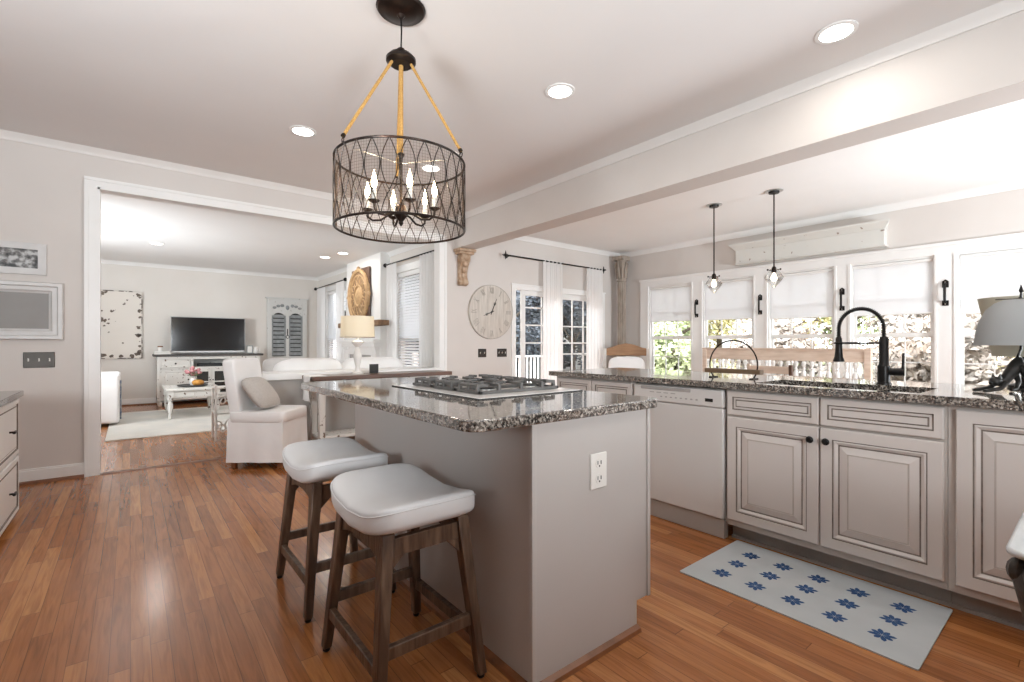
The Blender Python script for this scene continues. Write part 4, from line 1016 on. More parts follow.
# ================================================================== MARBLE CONSOLE AT THE RIGHT EDGE
t = thing('marble_console', 'marble topped table with dark carved legs at the right edge', 'table', (1.6, -0.3, 0)); o = Vector(t.location)
MB(o).prism(outline_round(1.262, -0.75, 1.95, 0.118, 0.035), 'xy', 0.706, 0.72).build('marble_top', MARB, t, bevel=0.006, seg=3)
MB(o).prism(outline_round(1.295, -0.72, 1.92, 0.086, 0.03), 'xy', 0.645, 0.706).build('apron', CARV, t, bevel=0.006)
for lx, ly in ((1.315, 0.065), (1.895, 0.065), (1.315, -0.695), (1.895, -0.695)):
    sx = -1 if lx < 1.6 else 1; sy = 1 if ly > -0.3 else -1
    def lp(d_, z): return (lx-sx*d_, ly-sy*d_, z)
    m = MB(o); m.tube([lp(0, 0.70), lp(-0.012, 0.655), lp(-0.004, 0.60), lp(0.03, 0.53), lp(0.06, 0.44), lp(0.07, 0.34), lp(0.055, 0.22), lp(0.02, 0.11), lp(-0.012, 0.045), lp(-0.015, 0.0)], [0.030, 0.034, 0.031, 0.024, 0.019, 0.016, 0.015, 0.017, 0.024, 0.026], 14)
    lg = m.build('leg', CARV, t, smooth=70)
    m = MB(o)
    for k in range(7):
        d_ = -0.026+0.011*k; z = 0.675-0.034*k; a_ = 0.016-0.0012*k
        for q in (-1, 1):
            c = Vector(lp(d_, z))+Vector((sx*0.012*q, -sy*0.012*q, 0)); m.blob(c, a_, a_, a_*1.5, 8, 6)
    m.build('carved_acanthus', CARV, lg)
# ================================================================== CORNER, BREAKFAST ROOM
t = thing('corner_post', 'tall grey carved wooden post standing in the corner of the breakfast room', 'column', (6.46, 5.10, 0)); o = t.location
MB(o).box(6.385, 5.025, 0, 6.535, 5.175, 0.14).box(6.40, 5.04, 0.14, 6.52, 5.16, 0.20).build('plinth', GREYWD, t, bevel=0.006)
m = MB(o); n_ = 32
rows = []
for z in (0.20, 2.16):
    row = []
    for j in range(n_):
        a = 2*PI*j/n_; r = 0.070 if j % 2 else 0.061
        row.append(m.vert((6.46+r*math.cos(a), 5.10+r*math.sin(a), z)))
    rows.append(row)
for j in range(n_): m.face((rows[0][j], rows[0][(j+1) % n_], rows[1][(j+1) % n_], rows[1][j]))
m.face(rows[0][::-1]); m.face(rows[1]); m.build('fluted_shaft', GREYWD, t, smooth=0)
cp_ = MB(o).lathe([(0.070, 2.14), (0.082, 2.16), (0.070, 2.18), (0.070, 2.30), (0.078, 2.40), (0.088, 2.50)], (6.46, 5.10, 0), 20).box(6.36, 5.0, 2.50, 6.56, 5.2, 2.57).build('capital', GREYWD, t, bevel=0.004)
m = MB(o)
for k in range(8):
    a = 2*PI*k/8; m.tube([(6.46+0.068*math.cos(a), 5.10+0.068*math.sin(a), 2.20), (6.46+0.080*math.cos(a), 5.10+0.080*math.sin(a), 2.34), (6.46+0.098*math.cos(a), 5.10+0.098*math.sin(a), 2.45), (6.46+0.090*math.cos(a), 5.10+0.090*math.sin(a), 2.47)], [0.020, 0.022, 0.016, 0.008], 6)
m.build('acanthus_leaves', GREYWD, cp_)
# cornice over the windows
t = thing('door_cornice', 'long distressed white wooden cornice mounted high above the windows', 'wall decor', (XW-0.08, 2.38, 2.2)); o = t.location
yA, yB = 1.51, 3.24
MB(o).prism([(XW, 2.21), (XW-0.115, 2.21), (XW-0.115, 2.39), (XW, 2.39)], 'xz', yA+0.03, yB-0.03).build('fascia', CORN, t, bevel=0.003)
m = MB(o)
A = [(XW, 2.39), (XW-0.115, 2.39), (XW-0.135, 2.41), (XW-0.185, 2.455), (XW-0.19, 2.475), (XW, 2.475)]
k = len(A); i0 = [m.vert((x, yA+0.03-(XW-0.115-x)*0.9 if x < XW-0.115 else yA+0.03, z)) for x, z in A]; i1 = [m.vert((x, yB-0.03+(XW-0.115-x)*0.9 if x < XW-0.115 else yB-0.03, z)) for x, z in A]
m.face(i0[::-1]); m.face(i1)
for i in range(k): m.face((i0[i], i0[(i+1) % k], i1[(i+1) % k], i1[i]))
m.build('crown_moulding', CORN, t, smooth=0)
MB(o).box(XW-0.125, yA+0.02, 2.195, XW, yB-0.02, 2.215).build('bottom_bead', CORN, t, bevel=0.004)
# long bench with sawn balusters
t = thing('baluster_bench', 'long worn pine bench with a sawn baluster back below the windows', 'bench', (5.9, 2.45, 0)); o = t.location
by0, by1, bxx = 1.53, 3.375, 6.02
MB(o).box(bxx-0.02, by0, 0.905, bxx+0.03, by1, 1.03).box(bxx-0.035, by0-0.01, 1.03, bxx+0.045, by1+0.01, 1.052).build('back_rail', PINE, t, bevel=0.004)
MB(o).box(bxx-0.015, by0, 0.58, bxx+0.025, by1, 0.68).build('lower_rail', PINE, t, bevel=0.004)
nb = 22
for k in range(nb):
    yc = by0+0.05+(by1-by0-0.1)*k/(nb-1); m = MB(o)
    m.lathe([(0.012, 0.68), (0.020, 0.70), (0.034, 0.735), (0.026, 0.775), (0.011, 0.80), (0.016, 0.815), (0.011, 0.83), (0.022, 0.86), (0.026, 0.88), (0.014, 0.905)], (bxx+0.005, yc, 0), 10)
    m.build('baluster', TRIM, t)
for yy in (by0+0.02, by1-0.02):
    MB(o).box(bxx-0.03, yy-0.03, 0, bxx+0.04, yy+0.03, 1.03).build('post', PINE, t, bevel=0.004)
    MB(o).box(5.57, yy-0.03, 0, 5.63, yy+0.03, 0.42).build('leg', PINE, t, bevel=0.004)
MB(o).box(5.55, by0, 0.42, bxx+0.02, by1, 0.455).build('seat', PINE, t, bevel=0.005)
# corner armchair
t = thing('wooden_settle_chair', 'wooden armchair with arched crest and white cushions in front of the corner post', 'armchair', (5.95, 4.60, 0), R(-141)); 
# local: faces +x
poly = [(-0.31, 0.915), (0.31, 0.915), (0.31, 1.03), (0.24, 1.045), (0.12, 1.09), (0, 1.112), (-0.12, 1.09), (-0.24, 1.045), (-0.31, 1.03)]
MB().prism(poly, 'yz', -0.30, -0.265).build('crest_rail', mat('honey_wood', (0.36, 0.20, 0.10, 1), 0.5, c2=(0.27, 0.145, 0.07, 1), scale=9, stretch=(3, 0.5, 3)), t, bevel=0.008)
for sy in (-1, 1):
    MB().box(-0.305, sy*0.335-0.025, 0, -0.26, sy*0.335+0.025, 1.03).build('rear_post', CHIPW, t, bevel=0.006)
    MB().box(0.24, sy*0.335-0.025, 0, 0.29, sy*0.335+0.025, 0.64).build('leg', CHIPW, t, bevel=0.004)
    MB().box(-0.28, sy*0.335-0.035, 0.64, 0.30, sy*0.335+0.035, 0.67).build('armrest', PINE, t, bevel=0.006)
MB().box(-0.29, -0.31, 0.36, 0.28, 0.31, 0.41).build('seat', PINE, t, bevel=0.004)
MB().blob((0, 0, 0.47), 0.27, 0.30, 0.065, 20, 12, 0.5).build('seat_cushion', SLIP, t)
c_ = MB(); c_.blob((-0.17, 0, 0.715), 0.075, 0.28, 0.19, 20, 12, 0.55); c_.build('back_cushion', SLIP, t)
# breakfast table and its chair
t = thing('breakfast_table', 'whitewashed breakfast table below the two glass pendants', 'table', (5.0, 2.45, 0)); o = t.location
MB(o).box(4.84, 1.75, 0.70, 5.50, 3.2, 0.735).build('tabletop', mat('whitewashed_top', (0.66, 0.63, 0.59, 1), 0.4, c2=(0.6, 0.57, 0.53, 1), scale=6, stretch=(4, 0.5, 4)), t, bevel=0.005)
MB(o).box(4.90, 1.85, 0.62, 5.44, 3.1, 0.70).build('apron', TRIM, t)
for xx in (4.93, 5.41):
    for yy in (1.88, 3.07): MB(o).lathe([(0.022, 0), (0.030, 0.10), (0.024, 0.18), (0.042, 0.40), (0.028, 0.50), (0.042, 0.53), (0.042, 0.62)], (xx, yy, 0), 14).build('leg', TRIM, t)
t = thing('dining_chair', 'low back pale wooden chair pulled up to the breakfast table, behind the counter', 'chair', (4.62, 1.85, 0)); o = t.location
for yy in (1.68, 2.03):
    MB(o).post((4.44, yy, 0), 0.035, 0.035, (4.40, yy, 0.92), 0.028, 0.028).build('rear_post', BRWOOD if yy < 1.8 else PINE, t, bevel=0.004)
    MB(o).post((4.80, yy, 0), 0.032, 0.032, (4.80, yy, 0.43), 0.036, 0.036).build('leg', PINE, t, bevel=0.004)
MB(o).box(4.392, 1.69, 0.84, 4.415, 2.02, 0.905).build('top_rail', PINE, t, bevel=0.004)
MB(o).box(4.405, 1.69, 0.62, 4.422, 2.02, 0.67).build('back_slat', PINE, t, bevel=0.004)
MB(o).box(4.42, 1.66, 0.43, 4.82, 2.05, 0.46).build('seat', PINE, t, bevel=0.006)

# ================================================================== CONSOLE TABLE AT THE HALF WALL
TT = 0.775
t = thing('console_table', 'brown topped console table with white painted legs against the half wall', 'console table', (2.2, 5.03, 0)); o = Vector(t.location)
tx0, tx1, ty0, ty1 = 1.40, 2.99, 4.86, 5.25
MB(o).box(tx0, ty0, TT-0.042, tx1, ty1, TT).build('tabletop', BRWOOD, t, bevel=0.006)
MB(o).box(tx0+0.08, ty0+0.04, TT-0.13, tx1-0.06, ty1-0.04, TT-0.042).build('apron', CHIPW, t, bevel=0.003)
for xx in (tx0+0.10, tx1-0.10):
    for yy in (ty0+0.06, ty1-0.06): MB(o).post((xx, yy, 0), 0.050, 0.050, (xx, yy, TT-0.042), 0.066, 0.066).build('leg', CHIPW, t, bevel=0.004)
MB(o).box(tx0+0.08, ty0+0.04, 0.14, tx1-0.08, ty1-0.04, 0.17).build('lower_shelf', CHIPW, t, bevel=0.004)
for xx in (tx0+0.42, tx0+1.0):
    d = MB(o).box(xx-0.20, ty0+0.030, TT-0.12, xx+0.20, ty0+0.04, TT-0.052).build('drawer', CHIPW, t, bevel=0.003)
    MB(o).blob((xx, ty0+0.020, TT-0.086), 0.014, 0.014, 0.014, 10, 8).build('knob', BLACK, d)
# runner draped over the left end
rw0, rw1 = 4.93, 5.17
rm = MB((tx0, 5.05, TT))
def runner(u, v):
    yy = rw0+(rw1-rw0)*v; s_ = u*0.42
    if s_ < 0.16: x, z = tx0+0.16-s_, TT+0.0025
    elif s_ < 0.175: k = (s_-0.16)/0.015; x, z = tx0-0.006*math.sin(k*PI/2), TT+0.0025-0.006*(1-math.cos(k*PI/2))
    else: x, z = tx0-0.008-0.012*math.sin(v*9+s_*8)*min(1, (s_-0.175)*8)-0.010*min(1, (s_-0.175)*8), TT-0.004-(s_-0.175)
    return (x, yy, z)
rm.grid(runner, 40, 14); ro = rm.build('table_runner', SLIP, smooth=60)
sm = ro.modifiers.new('thick', 'SOLIDIFY'); sm.thickness = 0.002; sm.offset = 1
tag(ro, 'white cloth runner hanging over the left end of the console table', 'table runner')
# lamp on the console
lx, ly = 1.92, 5.06
t = thing('console_lamp', 'tall white turned table lamp with cream drum shade on the console table', 'table lamp', (lx, ly, TT)); o = Vector(t.location)
MB(o).lathe([(0.065, TT), (0.065, TT+0.015), (0.030, TT+0.035), (0.022, TT+0.08), (0.040, TT+0.16), (0.046, TT+0.20), (0.030, TT+0.26), (0.018, TT+0.29), (0.035, TT+0.31), (0.060, TT+0.335), (0.065, TT+0.35), (0.012, TT+0.37), (0.008, TT+0.42)], (lx, ly, 0), 24).build('turned_base', PORC, t)
shade_of(t, 'drum_shade', LAMPS, lx, ly, [(0.178, 1.170), (0.178, 1.176), (0.170, 1.392), (0.170, 1.398)], off=o)
MB(o).ring((lx, ly, 1.172), 0.179, 0.0035, 40, 6).build('shade_trim', BRWOOD, t)
MB(o).lathe([(0.010, 1.19), (0.020, 1.22), (0.026, 1.26), (0.012, 1.29)], (lx, ly, 0), 12).tube([(lx-0.17, ly, 1.39), (lx+0.17, ly, 1.39)], 0.002, 6).build('bulb', BULB2, t)
lamp('lamp_bulb_light', 'POINT', (0, 0, 1.25-TT), 6.0, (1, 0.85, 0.65), t, 0.04)
t = thing('photo_frame', 'small black framed picture standing on the console table right of the lamp', 'picture frame', (2.13, 5.12, TT)); o = t.location
MB(o).panel((2.08, 5.13, TT), X_, Z_, -Y_, 0.10, 0.10, [(0, 0, 0), (0, 0.012, 0), (0.010, 0.012, 0), (0.012, 0.008, 0)], 0).build('frame', DARKS, t, smooth=0)
MB(o).box(2.095, 5.119, TT+0.015, 2.165, 5.121, TT+0.085).build('print', FIREB, t, smooth=0)
MB(o).hexa([(2.12, 5.13, TT+0.07), (2.14, 5.13, TT+0.07), (2.14, 5.13, TT+0.06), (2.12, 5.13, TT+0.06)], [(2.12, 5.17, TT), (2.14, 5.17, TT), (2.14, 5.165, TT), (2.12, 5.165, TT)]).build('easel_back', DARKS, t)

# ================================================================== SLIPCOVERED CHAIR
t = thing('slipcovered_chair', 'white slipcovered high back side chair in front of the half wall', 'chair', (1.02, 4.88, 0), R(-38.7))
# local: faces +x, width along y
def skirt(m, x0, x1, y0, y1, z0, z1, n=40, amp=0.008, flare=0.02):
    def fn(u, v):
        a = u*4; k = int(a) % 4; f_ = a-int(a)
        cs = [(x0, y0), (x1, y0), (x1, y1), (x0, y1)]
        p, q = cs[k], cs[(k+1) % 4]; x = p[0]+(q[0]-p[0])*f_; y = p[1]+(q[1]-p[1])*f_
        g = 1+flare*2*(1-v); cx_, cy_ = (x0+x1)/2, (y0+y1)/2
        wob = amp*(1-v)*math.sin(f_*13+k)*math.sin(f_*PI)
        x = cx_+(x-cx_)*g; y = cy_+(y-cy_)*g
        if k % 2 == 0: y += wob*(1 if k else -1)
        else: x += wob
        return (x, y, z0+(z1-z0)*v)
    m.grid(fn, n*4//4*4, 6, cu=True)
m = MB(); skirt(m, -0.25, 0.235, -0.245, 0.245, 0.055, 0.44); m.build('skirt', SLIP, t, smooth=40)
MB().blob((0.0, 0, 0.452), 0.253, 0.256, 0.052, 40, 14, 0.20).build('seat', SLIP, t, smooth=60)
def lean(p):
    k = (p.z+0.27)/0.54; return Vector((p.x-0.085*k+0.01*math.cos(p.y*6), p.y*(1-0.03*k), p.z))
MB().blob((-0.185, 0, 0.69), 0.055, 0.240, 0.278, 40, 20, 0.20, lean).build('backrest', SLIP, t, smooth=60)
for sx in (-0.21, 0.20):
    for sy in (-0.21, 0.21): MB().box(sx-0.02, sy-0.02, 0, sx+0.02, sy+0.02, 0.10).build('leg', SHOE, t, bevel=0.003)
pl = MB((1.02, 4.88, 0))
ca, sa = math.cos(R(-38.7)), math.sin(R(-38.7))
def pil(p):
    q = Vector(p); k = 1-0.15*(abs(q.y)/0.19)**2*(abs(q.z)/0.19)**2
    q.x *= max(0.25, (1-(abs(q.y)/0.2)**3)*(1-(abs(q.z)/0.2)**3))
    th = R(-38); q = Vector((q.x*math.cos(th)+q.z*math.sin(th), q.y, -q.x*math.sin(th)+q.z*math.cos(th)))
    q += Vector((-0.045, -0.07, 0.655))
    return Vector((q.x*ca-q.y*sa, q.x*sa+q.y*ca, q.z))+Vector((1.02, 4.88, 0))
pl.blob((0, 0, 0), 0.075, 0.185, 0.165, 28, 18, 0.45, pil)
tag(pl.build('throw_pillow', PILL, smooth=60), 'grey linen throw pillow leaning on the back of the slipcovered chair', 'pillow')

# ================================================================== LIVING ROOM
# area rug
m = MB((0.7, 8.3, 0)); m.box(-0.22, 7.02, 0.0005, 1.62, 9.75, 0.012)
tag(m.build('area_rug', LRUG, smooth=0), 'pale cream area rug under the coffee table in the living room', 'rug')
# media console
t = thing('media_console', 'distressed white media console with dark top below the television', 'media console', (1.17, 10.6, 0)); o = Vector(t.location)
cx0, cx1, cy0, cy1 = 0.37, 1.99, 10.38, 10.84
MB(o).box(cx0-0.055, cy0-0.035, 0.875, cx1+0.055, cy1, 0.915).build('top', SLATE, t, bevel=0.005)
m = MB(o); m.box(cx0, cy0+0.02, 0.10, cx1, cy1-0.01, 0.125); m.box(cx0, cy1-0.03, 0.10, cx1, cy1-0.01, 0.875)
for xx in (cx0, cx0+0.50, cx1-0.52, cx1-0.02): m.box(xx, cy0+0.02, 0.10, xx+0.02, cy1-0.01, 0.875)
m.box(cx0+0.5, cy0+0.02, 0.655, cx1-0.5, cy1-0.01, 0.675)
m.frame((cx0, cy0, 0.10), X_, Z_, Y_, cx1-cx0, 0.775, 0.05, 0.02); 
for xx in (cx0+0.485, cx1-0.53): m.box(xx, cy0, 0.15, xx+0.045, cy0+0.02, 0.825)
m.box(cx0+0.53, cy0, 0.645, cx1-0.53, cy0+0.02, 0.685); m.box(cx0+0.05, cy0, 0.655, cx0+0.485, cy0+0.02, 0.675); m.box(cx1-0.485, cy0, 0.655, cx1-0.05, cy0+0.02, 0.675)
m.build('carcass', CHIPW, t, smooth=0)
for xx in (cx0+0.04, cx1-0.04):
    for yy in (cy0+0.04, cy1-0.05): MB(o).lathe([(0.022, 0), (0.036, 0.03), (0.036, 0.06), (0.025, 0.075), (0.032, 0.10)], (xx, yy, 0), 14).build('bun_foot', CHIPW, t)
WP = [(0, 0, 0), (0, 0.014, 0), (0.05, 0.014, 0), (0.056, 0.006, 0), (0.07, 0.006, 0), (0.085, 0.011, 0)]
for xa in (cx0+0.055, cx1-0.48):
    d = MB(o).panel((xa, cy0+0.006, 0.68), X_, Z_, -Y_, 0.425, 0.14, [(0, 0, 0), (0, 0.014, 0), (0.02, 0.014, 0), (0.026, 0.009, 0)], 0).build('drawer', CHIPW, t, smooth=0)
    MB(o).blob((xa+0.21, cy0-0.022, 0.75), 0.016, 0.014, 0.016, 10, 8).build('knob', BLACK, d)
    d = MB(o).panel((xa, cy0+0.006, 0.155), X_, Z_, -Y_, 0.425, 0.495, WP, 0).build('door', CHIPW, t, smooth=0)
    MB(o).blob((xa+(0.40 if xa < 1 else 0.025), cy0-0.022, 0.46), 0.014, 0.014, 0.014, 10, 8).build('knob', BLACK, d)
gx0, gx1 = cx0+0.535, cx1-0.535; gm = (gx0+gx1)/2
for xa, xb in ((gx0, gm-0.003), (gm+0.003, gx1)):
    m = MB(o); m.frame((xa, cy0-0.008, 0.155), X_, Z_, Y_, xb-xa, 0.485, 0.045, 0.014); m.box(xa+0.045, cy0-0.006, 0.395, xb-0.045, cy0+0.004, 0.415)
    d = m.build('glass_door', CHIPW, t, smooth=0)
    MB(o).box(xa+0.04, cy0-0.002, 0.19, xb-0.04, cy0, 0.60).build('pane', mat('dark_cabinet_glass', (0.03, 0.032, 0.03, 1), 0.08, c2=(0.05, 0.052, 0.05, 1), scale=5), d, smooth=0)
    MB(o).blob(((xb-0.02 if xa == gx0 else xa+0.02), cy0-0.018, 0.44), 0.012, 0.012, 0.012, 8, 6).build('knob', BLACK, d)
m = MB((gm, 10.62, 0.675)); m.box(gm-0.19, cy0+0.10, 0.675, gm+0.19, cy0+0.36, 0.735); m.box(gm-0.17, cy0+0.098, 0.69, gm+0.17, cy0+0.10, 0.72)
tag(m.build('cable_box', DARKS, bevel=0.003), 'black cable box in the open niche of the media console', 'media player')
# television
t = thing('television', 'flat black television with silver edge on the media console', 'television', (1.18, 10.68, 0.915)); o = t.location
MB(o).panel((0.57, 10.70, 0.955), X_, Z_, -Y_, 1.215, 0.655, [(0, 0, 0), (0, 0.035, 0), (0.006, 0.045, 0), (0.014, 0.045, 0), (0.017, 0.040, 0)], 0).build('bezel', TVS, t, smooth=0)
MB(o).box(0.586, 10.656, 0.972, 1.769, 10.661, 1.594).build('screen', TVB, t, smooth=0)
MB(o).box(0.57, 10.652, 0.935, 1.785, 10.69, 0.972).build('speaker_bar', TVS, t, bevel=0.004)
for xx in (0.78, 1.57): MB(o).tube([(xx-0.04, 10.60, 0.921), (xx, 10.67, 0.94), (xx-0.04, 10.76, 0.921)], 0.007, 6).build('foot', TVS, t)
# things on the media console
TZ = 0.915
m = MB((0.42, 10.52, TZ)); m.box(0.325, 10.44, TZ, 0.575, 10.62, TZ+0.032)
ob = m.build('stacked_book', mat('cream_book', (0.60, 0.57, 0.52, 1), 0.8, c2=(0.55, 0.52, 0.47, 1), scale=9), bevel=0.003); tag(ob, 'lower of two pale books lying at the left end of the media console', 'book', 'books on the media console')
MB((0.42, 10.52, TZ)).box(0.332, 10.437, TZ+0.004, 0.57, 10.44, TZ+0.028).build('page_block', IVORY, ob, smooth=0)
m = MB((0.42, 10.52, TZ+0.032)); m.box(0.335, 10.45, TZ+0.032, 0.555, 10.61, TZ+0.058)
ob = m.build('stacked_book', FRAMEW, bevel=0.003); tag(ob, 'upper of two pale books lying under the candle jar on the media console', 'book', 'books on the media console')
MB((0.42, 10.52, TZ+0.032)).box(0.342, 10.447, TZ+0.036, 0.55, 10.45, TZ+0.054).build('page_block', IVORY, ob, smooth=0)
t = thing('candle_jar', 'small white jar candle with brown lid on the two books', 'candle', (0.42, 10.52, TZ+0.058)); o = t.location
MB(o).lathe([(0.036, TZ+0.058), (0.040, TZ+0.064), (0.040, TZ+0.125), (0.034, TZ+0.13)], (0.42, 10.52, 0), 18).build('jar', PORC, t)
MB(o).lathe([(0.041, TZ+0.13), (0.041, TZ+0.148), (0.030, TZ+0.152)], (0.42, 10.52, 0), 18).build('lid', SHOE, t)
t = thing('photo_frame', 'small grey photo frame at the right end of the media console', 'picture frame', (1.84, 10.56, TZ)); o = t.location
MB(o).panel((1.785, 10.56, TZ), X_, Z_, -Y_, 0.11, 0.155, [(0, 0, 0), (0, 0.015, 0), (0.012, 0.015, 0), (0.014, 0.010, 0)], 0).build('frame', SHUTG, t, smooth=0)
MB(o).box(1.80, 10.547, TZ+0.016, 1.88, 10.5495, TZ+0.14).build('print', IVORY, t, smooth=0)
t = thing('decor_pitcher', 'white ceramic pitcher beside the small photo frame on the media console', 'pitcher', (1.945, 10.52, TZ)); o = t.location
MB(o).lathe([(0.03, TZ), (0.042, TZ+0.02), (0.045, TZ+0.06), (0.032, TZ+0.10), (0.036, TZ+0.13), (0.030, TZ+0.128)], (1.945, 10.52, 0), 18).build('body', PORC, t)
MB(o).tube([(1.985, 10.52, TZ+0.035), (2.012, 10.52, TZ+0.06), (2.008, 10.52, TZ+0.09), (1.975, 10.52, TZ+0.108)], 0.006, 6).build('handle', PORC, t)
# flaking panel and shutters on the far wall
pw_ = thing('flaking_door_panel', 'large cream panel with flaking paint hanging left of the television', 'wall decor', (-0.13, YF-0.002, 0.845)); o = pw_.location
MB(o).panel((-0.44, YF-0.002, 0.845), X_, Z_, -Y_, 0.61, 1.19, [(0, 0, 0), (0, 0.022, 0), (0.004, 0.025, 0), (0.012, 0.025, 0)], 0).build('board', CHIPP, pw_, smooth=0)
m = MB(o); m.frame((-0.445, YF-0.032, 0.84), X_, Z_, Y_, 0.62, 1.20, 0.014, 0.03); m.build('rusty_edge', chippy('rusty_edge_paint', (0.62, 0.58, 0.53, 1), (0.08, 0.06, 0.05, 1), 10, 0.48, 0.54), pw_, smooth=0)
m = MB(o); rr = random.Random(5)
def chip(x, z, s):
    n = 9; pts = []
    for k in range(n):
        a = 2*PI*k/n; q = s*rr.uniform(0.45, 1.1); pts.append((x+q*1.2*math.cos(a), z+q*math.sin(a)))
    m.prism(pts, 'xz', YF-0.0290, YF-0.0262)
for x, z, s in ((-0.39, 1.98, 0.04), (-0.41, 1.93, 0.025), (-0.33, 2.00, 0.03), (0.12, 1.98, 0.035), (0.14, 1.93, 0.022), (-0.39, 1.53, 0.05), (-0.34, 1.51, 0.035), (-0.42, 1.51, 0.03), (-0.30, 1.46, 0.02), (-0.35, 1.42, 0.018), (0.13, 1.70, 0.04), (0.14, 1.58, 0.025), (0.12, 1.40, 0.035), (0.11, 1.26, 0.042), (0.14, 1.26, 0.03), (0.13, 1.06, 0.025), (0.14, 0.96, 0.04), (0.11, 0.92, 0.045), (0.03, 0.89, 0.035), (-0.12, 0.885, 0.03), (-0.25, 0.885, 0.032), (-0.36, 0.90, 0.045), (-0.40, 0.92, 0.028), (-0.10, 1.12, 0.02), (-0.04, 1.88, 0.018), (-0.38, 1.68, 0.018)):
    chip(x, z, s)
m.build('paint_chips', mat('bare_dark_wood', (0.10, 0.075, 0.06, 1), 0.8, c2=(0.2, 0.16, 0.13, 1), scale=30), pw_, smooth=0)
t = thing('arched_shutter_window', 'old white arched window frame with grey louvred shutters on the far wall', 'wall decor', (2.6, YF, 0.73)); o = t.location
sx0, sx1, sz0, sz1 = 2.215, 2.995, 0.74, 2.05
yb_ = YF-0.05
m = MB(o); m.frame((sx0, yb_, sz0), X_, Z_, Y_, sx1-sx0, sz1-sz0, 0.085, 0.05, 0.10)
xm = (sx0+sx1)/2; m.box(xm-0.028, yb_, sz0+0.1, xm+0.028, YF, sz1-0.085)
m.box(sx0-0.03, yb_-0.02, sz1, sx1+0.03, YF, sz1+0.025)
# arched spandrel over the two openings
for xa, xb in ((sx0+0.085, xm-0.028), (xm+0.028, sx1-0.085)):
    cxx = (xa+xb)/2; rad = (xb-xa)/2; zsp = 1.62
    poly = [(xb, sz1-0.085), (xa, sz1-0.085), (xa, zsp)]
    for i in range(13):
        a = PI-PI*i/12; poly.append((cxx+rad*math.cos(a)*0.98, zsp+rad*math.sin(a)*0.98))
    poly.append((xb, zsp)); m.prism(poly, 'xz', yb_+0.01, YF-0.012)
m.build('frame', SHUTW, t, smooth=0)
m = MB(o)
for sg in (-1, 1):
    for i in range(3):
        px = xm+sg*(0.10+0.075*i); pz = 1.925-0.012*i*i
        m.blob((px, yb_+0.008, pz-0.015), 0.040, 0.009, 0.034-0.004*i, 12, 6)
m.blob((xm, yb_-0.001, 1.87), 0.036, 0.009, 0.050, 12, 6)
m.build('tracery_openings', SHUTG, t)
for xa, xb in ((sx0+0.085, xm-0.028), (xm+0.028, sx1-0.085)):
    m = MB(o); z = sz0+0.12; m.mi = 1; m.box(xa, YF-0.012, sz0+0.1, xb, YF-0.006, 1.80); m.mi = 0
    while z < 1.72:
        m.hexa([(xa, yb_+0.014, z), (xb, yb_+0.014, z), (xb, yb_+0.036, z+0.066), (xa, yb_+0.036, z+0.066)], [(xa, yb_+0.020, z-0.004), (xb, yb_+0.020, z-0.004), (xb, yb_+0.042, z+0.062), (xa, yb_+0.042, z+0.062)]); z += 0.088
    for xx in (xa, xb-0.03): m.box(xx, yb_+0.010, sz0+0.1, xx+0.03, YF-0.012, 1.70)
    m.build('louvred_shutter', [SHUTG, DARKS], t, smooth=0)
MB(o).box(xm-0.008, yb_-0.012, 1.28, xm+0.008, yb_, 1.42).ring((xm, yb_-0.010, 1.25), 0.03, 0.006, 16, 6, 'y').build('latch', BLACK, t)
# fireplace: chimney breast and its dressing
m = MB(); m.box(3.10, 7.20, 0, XL, 8.70, CL); struct('wall_chimney', m, TRIM, smooth=0)
fp = thing('fireplace_surround', 'white fireplace surround with dark firebox on the chimney wall', 'fireplace', (3.08, 7.95, 0)); o = fp.location
m = MB(o)
for ya, yb in ((7.22, 7.42), (8.44, 8.64)): m.box(3.03, ya, 0, 3.10, yb, 1.05); m.box(3.015, ya-0.01, 0, 3.03, yb+0.01, 0.12); m.box(3.015, ya-0.01, 1.0, 3.03, yb+0.01, 1.05)
m.box(3.03, 7.42, 0.92, 3.10, 8.44, 1.05); m.build('pilasters', TRIM, fp, bevel=0.004)
MB(o).box(2.96, 7.16, 1.12, 3.10, 8.70, 1.17).box(2.99, 7.19, 1.05, 3.10, 8.67, 1.12).build('mantel_shelf', TRIM, fp, bevel=0.006)
m = MB(o); m.box(3.06, 7.42, 0, 3.10, 7.60, 0.92); m.box(3.06, 8.26, 0, 3.10, 8.44, 0.92); m.box(3.06, 7.60, 0.80, 3.10, 8.26, 0.92); m.build('stone_slip', STONE, fp, smooth=0)
MB(o).box(3.08, 7.60, 0, 3.10, 8.26, 0.80).frame((3.07, 7.60, 0.0), Y_, Z_, X_, 0.66, 0.80, 0.03, 0.02).build('firebox', FIREB, fp, smooth=0)
m = MB((2.97, 7.75, 1.385)); m.box(2.92, 6.86, 1.385, 3.10, 8.66, 1.47)
bm_ = m.build('mantel_beam', mat('rustic_beam_wood', (0.26, 0.155, 0.085, 1), 0.7, c2=(0.14, 0.08, 0.045, 1), scale=9, stretch=(3, 0.4, 3), bump=0.5), bevel=0.012)
tag(bm_, 'rustic wooden mantel beam fixed across the white chimney', 'mantel')
MB((2.97, 7.75, 1.385)).box(3.10, 6.90, 1.40, 3.105, 6.96, 1.44).build('bracket', BLACK, bm_)
t = thing('carved_medallion', 'round carved golden wooden medallion on a square panel above the mantel beam', 'wall decor', (3.05, 7.95, 1.47)); o = Vector(t.location)
MB(o).box(3.055, 7.56, 1.47, 3.085, 8.33, 2.38).build('backing_panel', BRWOOD, t, bevel=0.004)
mc = Vector((3.04, 7.98, 1.92))
m = MB(o)
